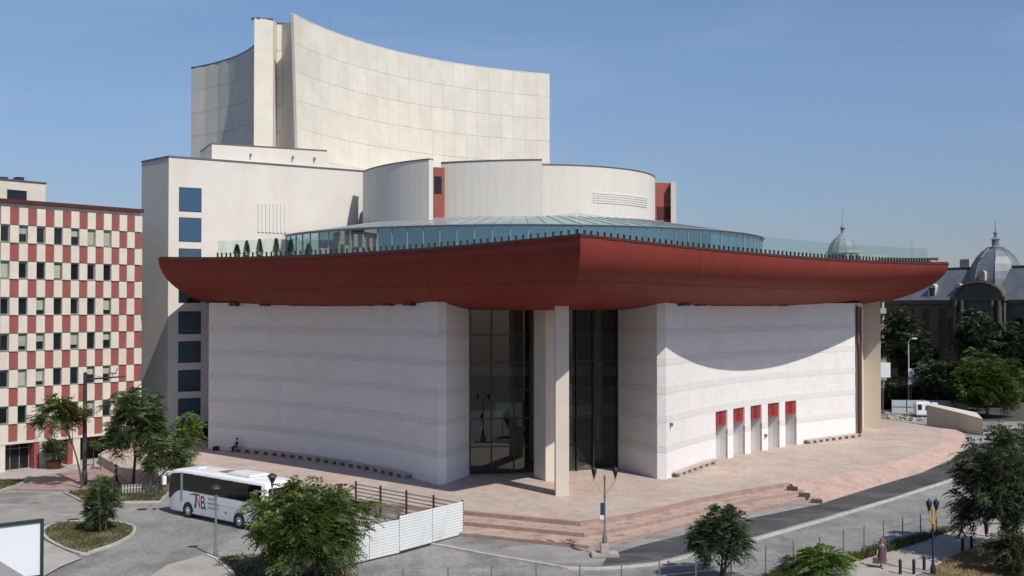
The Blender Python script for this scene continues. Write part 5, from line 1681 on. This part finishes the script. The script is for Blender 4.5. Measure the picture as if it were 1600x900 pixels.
# ================================================================== STREET LAMPS
def double_lamp(name, label, p, z0, H, ped, yel_from, heads_dark=True, spread=0.65, up=True, sign=False, ang=0.0):
    root = thing(name, label, 'street lamp', (p[0], p[1], z0), ang)
    if ped:
        m_ = MB(); m_.box((-0.85, -0.6, 0), (0.85, 0.6, 0.22)); m_.build('plinth', 'concrete', root, local=True, bevel=0.04)
        m_ = MB(); m_.box((-0.27, -0.27, 0.22), (0.27, 0.27, 0.80)); m_.build('pedestal', 'concrete', root, local=True, bevel=0.03)
        zb = 0.8
    else: zb = 0
    MB().lathe([(0.15, zb), (0.16, zb + 0.35), (0.09, zb + 0.6), (0.06, zb + 0.8), (0.055, yel_from)], n=12).build('pole', 'grey' if ped else 'black', root, local=True, smooth=True)
    MB().lathe([(0.075, yel_from), (0.085, yel_from + 0.1), (0.06, yel_from + 0.2), (0.05, H - 0.35), (0.09, H - 0.25), (0.03, H), (0, H)], n=12).build('upper_pole', 'grey' if ped else 'yellow', root, local=True, smooth=True)
    for sg in (-1, 1):
        pts = [(0, 0, H - 1.25), (sg * spread * 0.30, 0, H - 1.05), (sg * spread * 0.75, 0, H - 0.62), (sg * spread, 0, H - 0.45), (sg * spread, 0, H - 0.1)]
        arm = MB().tube(pts, 0.028, 6).tube([(0, 0, H - 0.6), (sg * spread * 0.4, 0, H - 0.75), (sg * spread * 0.8, 0, H - 0.55)], 0.018, 5).build('arm', 'yellow', root, local=True, smooth=True)
        h_ = MB().lathe([(0.04, -0.12), (0.08, 0.0), (0.15, 0.25), (0.175, 0.40), (0.13, 0.48), (0.04, 0.54), (0.02, 0.64), (0, 0.64)], (sg * spread, 0, H - 0.1), 12).build('lantern', 'black', root, local=True, smooth=True)
        MB().lathe([(0.07, -0.2), (0.09, -0.1), (0.0, -0.1)], (sg * spread, 0, H - 0.1), 10).build('finial', 'yellow', h_, local=True)
    if sign:
        m_ = MB(); m_.box((-0.28, -0.09, 2.55), (-0.02, -0.05, 3.3)); s_ = m_.build('sign', 'signblue', root, local=True)
        m_ = MB(); m_.box((-0.30, -0.085, 2.28), (-0.06, -0.05, 2.54)); m_.build('sign_plate', 'posterwhite', root, local=True)
    return root
double_lamp('street_lamp', 'tall two-armed lamp on a pale concrete plinth in front of the plaza steps', P(945, 869, 0.1), 0.1, 5.05, True, 3.6, spread=0.66, sign=True)
double_lamp('street_lamp', 'black lamp with ochre yellow head and two black lanterns in the park', P(1458, 897, 0.05), 0.05, 3.85, False, 2.9, spread=0.24, ang=R(15))
def grey_lamp(label, p, z0, H):
    root = thing('street_lamp', label, 'street lamp', (p[0], p[1], z0), group='grey post-top lamps by the coach')
    MB().lathe([(0.16, 0), (0.16, 0.25), (0.09, 0.4), (0.06, H - 0.6), (0.10, H - 0.55), (0.10, H - 0.45), (0.05, H - 0.4), (0, H - 0.4)], n=12).build('pole', 'grey', root, local=True, smooth=True)
    MB().lathe([(0.08, H - 0.42), (0.26, H - 0.02), (0.24, H)], n=8).build('lantern', 'dark', root, local=True)
    MB().lathe([(0.34, H - 0.0), (0.30, H + 0.10), (0.05, H + 0.25), (0, H + 0.25)], n=8).build('lantern_cap', 'dark', root, local=True)
    return root
grey_lamp('slim grey lamp post standing in front of the lettering of the white coach', P(337, 868, 0.08), 0.08, 4.15)
q = P(425, 850, 0.1)
grey_lamp('slim grey lamp post rising behind the bushy tree at the rear of the coach', q, 0.1, 4.35)
p = P(132, 757, 0.12)
mast = thing('street_lamp', 'tall dark mast with a long horizontal arm before the office block', 'street lamp', (p[0], p[1], 0.12))
MB().lathe([(0.24, 0), (0.24, 1.0), (0.19, 1.1), (0.16, 9.7), (0, 9.75)], n=12).build('pole', 'dark', mast, local=True, smooth=True)
MB().tube([(0, 0, 9.1), (3.4, 0.3, 9.35)], [0.09, 0.06], 8).tube([(0, 0, 9.6), (1.6, 0.15, 9.25)], 0.02, 5).build('arm', 'dark', mast, local=True)
m_ = MB(); m_.box((2.0, 0.05, 9.55), (2.6, 0.3, 9.68)); m_.tube([(2.3, 0.18, 9.2), (2.3, 0.18, 9.6)], 0.03, 6); m_.tube([(2.55, 0.18, 9.62), (2.75, 0.2, 10.1)], 0.04, 6); m_.build('luminaire', 'grey', mast, local=True)
x = (1419 - 800) / F * 163
lp = thing('street_lamp', 'slender pale street lamp in front of the dark palace trees', 'street lamp', (x, 163, 0))
MB().lathe([(0.16, 0), (0.13, 1.0), (0.09, 10.4), (0, 10.4)], n=10).build('pole', 'palestone', lp, local=True, smooth=True)
m_ = MB(); m_.tube([(0, 0, 10.2), (0.2, -0.2, 10.7), (0.7, -0.5, 10.8)], 0.05, 6); m_.build('arm', 'palestone', lp, local=True)
m_ = MB(); m_.box((0.35, -0.62, 10.72), (1.1, -0.3, 10.92)); m_.build('luminaire', 'posterwhite', lp, local=True, bevel=0.04)

# ================================================================== SIGNS, WALLS, SMALL THINGS
bb = thing('billboard', 'white billboard in a dark green frame at the lower left corner', 'billboard', (-19.05, 44.4, 0), R(40))
def bplate(x0, x1, z0, z1, y0, y1, m_): m_.box((x0, y0, z0), (x1, y1, z1)); return m_
bplate(-7.0, -0.13, 4.66, 6.78, 0.0, 0.10, MB()).build('board', 'posterwhite', bb, local=True)
gp = [(-6.99, 6.77), (-1.98, 6.77), (-0.75, 4.67), (-6.99, 4.67)]
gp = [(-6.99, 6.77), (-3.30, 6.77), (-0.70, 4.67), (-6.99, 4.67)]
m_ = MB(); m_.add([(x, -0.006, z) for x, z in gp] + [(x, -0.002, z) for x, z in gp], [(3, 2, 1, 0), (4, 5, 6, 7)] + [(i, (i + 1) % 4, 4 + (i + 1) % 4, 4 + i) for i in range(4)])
m_.build('poster', 'postergrey', bb, local=True)  # flat grey left part of the board, below a diagonal edge
m_ = MB(); bplate(-7.1, 0.0, 6.781, 6.90, -0.06, 0.14, m_); bplate(-0.13, 0.0, 4.5, 6.78, -0.06, 0.14, m_); bplate(-7.1, -0.131, 4.54, 4.659, -0.06, 0.14, m_); m_.build('frame', 'darkgreen', bb, local=True)
m_ = MB(); m_.box((-2.6, 0.0, 0), (-2.2, 0.3, 4.6)); m_.build('post', 'darkgreen', bb, local=True)

rw = thing('ramp_wall', 'low cream concrete wall along a ramp at the right end of the plaza', 'wall', (60, 145, 0))
a_, b_, c_ = P(1448, 664, 0.2), P(1495, 671, 0.2), P(1536, 679, 0.2)
m_ = MB(); m_.prism([a_, b_, c_, (c_[0] + 1.2, c_[1] + 4.5), (a_[0] + 0.8, a_[1] + 1.2)], 0.0, lambda p: 1.95 + 0.05 * (p[0] - a_[0]) + 0.10 * max(0, p[1] - c_[1] - 2))
m_.build('wall', 'column', rw, bevel=0.03)
wfnc = thing('site_fence', 'white sheet fence with upright posts behind the end pier', 'fence', (55, 160, 0))
for k in range(5):
    a, b = (55.2 + 2.15 * k, 158.5 - 0.2 * k), (55.2 + 2.15 * (k + 1) - 0.05, 158.5 - 0.2 * (k + 1))
    m_ = MB(); m_.ribbon([a, b], 0.1, 2.0, 0, -0.05); m_.build('fence_panel', 'paleblue', wfnc)
    MB().tube([(a[0], a[1] - 0.06, 0), (a[0], a[1] - 0.06, 2.15)], 0.05, 6).build('post', 'grey', wfnc)
m_ = MB(); m_.ribbon([(55.2, 158.5), (65.9, 157.5)], 1.0, 1.08, 0.06, 0.0); m_.build('rail', 'grey', wfnc)
# small white cabin of a works vehicle
cb = thing('site_cabin', 'small white works cabin with dark windows beside the white fence', 'cabin', (*P(1440, 641, 0.0), 0.0), R(-12))
cb.location = ((1440 - 800) / F * 152, 152, 0)
m_ = MB(); m_.box((-1.05, -0.9, 0.45), (1.05, 1.0, 2.35)); m_.build('body', 'buswhite', cb, local=True, bevel=0.16)
m_ = MB(); m_.box((-0.72, -0.925, 1.25), (-0.2, -0.89, 2.0)); m_.box((0.28, -0.925, 1.2), (0.72, -0.89, 1.8)); m_.build('window', 'darkwin', cb, local=True)
m_ = MB(); m_.box((-0.95, -0.7, 0.15), (0.95, 0.9, 0.45)); m_.build('base', 'dark', cb, local=True)
for sx in (-0.75, 0.75):
    m_ = MB(); m_.tube([(sx - 0.12, -0.5, 0.28), (sx + 0.12, -0.5, 0.28)], 0.28, 14); m_.build('wheel', 'black', cb, local=True)
m_ = MB(); m_.box((1.25, -0.4, 0), (2.0, 0.3, 2.2)); tag(m_.build('electric_box', 'posterwhite', None, local=True), 'upright white cabinet standing beside the small works cabin', 'cabinet')
bpy.data.objects['electric_box'].location = cb.location
# far street signs
for px, py, w_, h_, mt, lab in ((1379, 578, 2.2, 2.2, 'posterwhite', 'square white street sign at the foot of the pale apartment block'), (1423, 588, 0.9, 2.4, 'paleblue', 'narrow pale banner on a post by the slender street lamp')):
    D_ = 162; x = (px - 800) / F * D_; z = HC - (py - 480) / F * D_
    sg_ = thing('street_sign', lab, 'sign', (x, D_, 0), group='signs on the far street')
    MB().tube([(0, 0.1, 0), (0, 0.1, z)], 0.07, 6).build('post', 'grey', sg_, local=True)
    m_ = MB(); m_.box((-w_ / 2, -0.03, z - h_ / 2), (w_ / 2, 0.03, z + h_ / 2)); m_.build('sign_plate', mt, sg_, local=True)
# pale stone stairs and blocks left of the theatre wing
sp_ = thing('stone_parapet', 'warm sandstone stepped parapet between the office block and the theatre wing', 'parapet', (-36, 112, 0))
for a, b, z in ((P(160, 712, 0), P(188, 700, 0), 1.7), (P(184, 722, 0), P(222, 712, 0), 1.5), (P(222, 730, 0), P(262, 722, 0), 1.2)):
    m_ = MB(); m_.ribbon([a, b], 0, z, 0.0, -0.6); m_.build('block', 'sand', sp_, bevel=0.03)
for k, (px, py) in enumerate(((146, 730), (157, 735))):
    p = P(px, py, 0.03)
    r_ = thing('topiary', 'small clipped ball tree on a thin stem, %s the dark mast' % ('just beside' if k == 0 else 'farther right of'), 'topiary', (p[0], p[1], 0.03), group='clipped ball trees')
    MB().tube([(0, 0, 0), (0, 0, 1.9)], [0.05, 0.035], 6).build('trunk', 'bark', r_, local=True)
    rg = np.random.default_rng(80 + k)
    V, _ = crown_verts(rg, (0, 0, 2.3), (0.5, 0.5, 0.5), 10, 0.25, 150, 0.2, 0.08, 4, 0.05)
    link_mesh('crown', quads_mesh('crown', V, 'leaf_left'), r_)
# low white picket row beside the turf strip
pk = thing('low_fence', 'low white picket fence along the turf strip near the coach', 'fence', (*P(220, 770, 0.12), 0.12))
a, b = P(192, 772, 0.12), P(252, 768, 0.12)
for k in range(14):
    p = lerp(a, b, k / 13)
    m_ = MB(); m_.box((-0.07, -0.03, 0), (0.07, 0.03, 0.75), 0, (p[0], p[1], 0.12)); m_.build('picket', 'concrete', pk)
m_ = MB(); m_.ribbon([a, b], 0.55, 0.63, 0.06, 0.031); m_.build('rail', 'palestone', pk)

# ================================================================== PEOPLE
def skinned(name, verts, edges, radii, mat, parent, root=0, sub_=1):
    me = bpy.data.meshes.new(name)
    me.from_pydata(verts, edges, [])
    o = bpy.data.objects.new(name, me); COL.objects.link(o)
    md = o.modifiers.new('skin', 'SKIN')
    sv = me.skin_vertices[0].data
    for i, r in enumerate(radii):
        sv[i].radius = (r, r) if not isinstance(r, tuple) else r
        sv[i].use_root = (i == root)
    s_ = o.modifiers.new('sub', 'SUBSURF'); s_.levels = sub_; s_.render_levels = sub_
    dg = bpy.context.evaluated_depsgraph_get()
    m2 = bpy.data.meshes.new_from_object(o.evaluated_get(dg))
    bpy.data.objects.remove(o)
    m2.name = name
    m2.shade_smooth()
    m2.materials.clear(); m2.materials.append(MT[mat])
    r = link_mesh(name, m2, parent)
    return r


def person(label, p, z0, facing, top, bottom, pose='walk', skirt=False, hair='hair', group=None, H=1.68):
    root = thing('person', label, 'person', (p[0], p[1], z0), facing, group)
    k = H / 1.7
    st = 0.24 if pose == 'walk' else 0.05
    if pose == 'sit':
        pel = (0, 0, 0.55); sh = 1.03
        legs = {s: [(0.09 * s, 0.02, 0.53), (0.10 * s, 0.44, 0.52), (0.10 * s, 0.46, 0.09), (0.11 * s, 0.60, 0.04)] for s in (-1, 1)}
    else:
        pel = (0, 0, 0.95); sh = 1.42
        legs = {-1: [(-0.09, 0, 0.90), (-0.10, st * 0.6, 0.50), (-0.10, st, 0.09), (-0.11, st + 0.15, 0.04)],
                1: [(0.09, 0, 0.90), (0.10, 0.02, 0.49), (0.10, -st, 0.11), (0.11, -st + 0.13, 0.04)]}
    V = [pel, (0, 0.01, pel[2] + 0.22), (0, 0, sh - 0.06), (0, 0.01, sh + 0.06), (0, 0.02, sh + 0.13), (0, 0.03, sh + 0.24), (0, 0.02, sh + 0.31)]
    Rr = [(0.14, 0.10), (0.125, 0.09), (0.16, 0.10), 0.055, 0.075, 0.095, 0.06]
    E = [(0, 1), (1, 2), (2, 3), (3, 4), (4, 5), (5, 6)]
    nose = len(V); V.append((0, 0.135, sh + 0.20)); Rr.append(0.016); E.append((5, nose))
    arms = {}
    for s in (-1, 1):
        sw = (0.16 * s if pose == 'walk' else (0.30 if pose == 'sit' else 0.03))
        pts = [(0.19 * s, 0, sh - 0.05), (0.25 * s, sw * 0.2 - 0.02, sh - 0.32), (0.24 * s, sw + 0.04, sh - 0.56)]
        i = len(V); V += pts; Rr += [0.055, 0.042, 0.030]; E += [(2, i), (i, i + 1), (i + 1, i + 2)]
        pm = len(V); hx, hy, hz = pts[2]
        V.append((hx, hy + 0.02, hz - 0.08)); Rr.append(0.034); E.append((i + 2, pm))
        for f in range(4):
            j = len(V); fy = (f - 1.5) * 0.019
            ln = (0.062, 0.075, 0.07, 0.055)[f]
            V += [(hx, hy + 0.02 + fy, hz - 0.13), (hx - 0.012 * s, hy + 0.03 + fy, hz - 0.13 - ln)]; Rr += [0.0095, 0.008]; E += [(pm, j), (j, j + 1)]
        j = len(V); V += [(hx - 0.02 * s, hy + 0.06, hz - 0.10), (hx - 0.025 * s, hy + 0.075, hz - 0.14)]; Rr += [0.011, 0.009]; E += [(pm, j), (j, j + 1)]
        arms[s] = pts
    for s in (-1, 1):
        i = len(V); V += legs[s]; Rr += [0.085, 0.058, 0.040, 0.038]; E += [(0, i), (i, i + 1), (i + 1, i + 2), (i + 2, i + 3)]
    sc = lambda L: [tuple(c * k for c in v) for v in L]
    body = skinned('body', sc(V), E, Rr, 'skin', root)
    # shirt with sleeves
    SV = [(0, 0, pel[2] + 0.02), (0, 0.01, pel[2] + 0.22), (0, 0, sh - 0.05), (0, 0.01, sh + 0.035)]
    SR = [(0.165, 0.125), (0.15, 0.115), (0.185, 0.125), 0.07]
    SE = [(0, 1), (1, 2), (2, 3)]
    for s in (-1, 1):
        i = len(SV); SV += [arms[s][0], lerp(arms[s][0], arms[s][1], 0.9)]; SR += [0.072, 0.058]; SE += [(2, i), (i, i + 1)]
    skinned('shirt', sc(SV), SE, SR, top, root)
    if skirt:
        MB().lathe([(0.17, 1.06), (0.21, 0.9), (0.27, 0.55), (0.31, 0.40), (0.28, 0.41), (0.19, 0.9), (0.15, 1.05)], n=16).build('skirt', bottom, root, local=True, smooth=True)
    else:
        TV = [(pel[0], pel[1], pel[2] + 0.06), pel]; TR_ = [(0.155, 0.115), (0.16, 0.12)]; TE = [(0, 1)]
        for s in (-1, 1):
            i = len(TV); TV += legs[s][:3]; TR_ += [0.105, 0.075, 0.062]; TE += [(1, i), (i, i + 1), (i + 1, i + 2)]
        skinned('trousers', sc(TV), TE, TR_, bottom, root)
    for s in (-1, 1):
        a = legs[s][2]; q = legs[s][3]
        skinned('shoe', sc([(a[0], a[1] - 0.05, 0.045), (q[0], q[1] - 0.03, 0.04), (q[0], q[1] + 0.03, 0.03)]), [(0, 1), (1, 2)], [0.048, 0.047, 0.032], 'cl_dark', root)
        m_ = MB(); c = (0.035 * s * k, 0.118 * k, (sh + 0.245) * k); m_.box((c[0] - 0.012, c[1], c[2] - 0.008), (c[0] + 0.012, c[1] + 0.012, c[2] + 0.008)); m_.build('eye', 'hair', root, local=True)
    c = (0, 0.0, (sh + 0.26) * k)
    MB().lathe([(0.112, -0.06), (0.122, 0.02), (0.105, 0.09), (0.06, 0.13), (0, 0.14)], (c[0], c[1] - 0.012, c[2]), 14).build('hair' if hair == 'hair' else 'headscarf', hair, root, local=True, smooth=True)
    return root


w1 = person('woman with a red headscarf and maroon skirt walking beside the wire fence', P(1378, 887, 0.05), 0.05, R(150), 'cl_blue', 'cl_skirt', skirt=True, hair='cl_red', H=1.62)
m_ = MB(); m_.box((-0.17, -0.06, 0), (0.17, 0.06, 0.34)); m_.tube([(-0.1, 0, 0.33), (-0.05, 0, 0.47), (0.05, 0, 0.47), (0.1, 0, 0.33)], 0.012, 5)
hb = m_.build('handbag', 'cl_skirt', None, local=True, bevel=0.02); q = P(1378, 887, 0.05); hb.location = (q[0] - 0.38, q[1] - 0.08, 0.32)
tag(hb, 'maroon carrier bag hanging from the hand of the woman in the headscarf', 'bag')
person('person in dark clothes walking on the park path, half behind the large right tree', P(1504, 841, 0.05), 0.05, R(75), 'cl_dark', 'cl_dark')
person('person in a pale shirt standing under the large right tree', P(1541, 838, 0.05), 0.05, R(-70), 'cl_light', 'cl_dark', pose='stand')
person('person in blue-grey walking past the turf strip left of the coach', P(181, 758, 0.03), 0.03, R(-60), 'cl_blue', 'cl_dark', H=1.7)
sp = sub(left_arc, at_px(left_arc, 377)[0], at_px(left_arc, 377)[0])[0]
person('person in dark clothes sitting at the left end of the long stone bench', (sp[0] - 0.30, sp[1] - 0.36), PZ + 0.01, R(137), 'cl_dark', 'cl_dark', pose='sit')
b0 = sub(left_arc, at_px(left_arc, 349)[0], at_px(left_arc, 349)[0])[0]
m_ = MB(); m_.box((-0.3, -0.2, 0), (0.3, 0.2, 0.4)); m_.tube([(-0.12, 0, 0.38), (-0.06, 0, 0.55), (0.06, 0, 0.55), (0.12, 0, 0.38)], 0.02, 6)
bg = m_.build('bag', 'cl_dark', None, local=True, bevel=0.06); bg.location = (b0[0] - 0.5, b0[1] - 0.6, PZ)
tag(bg, 'dark bag left on the paving at the foot of the shaded white wall', 'bag')
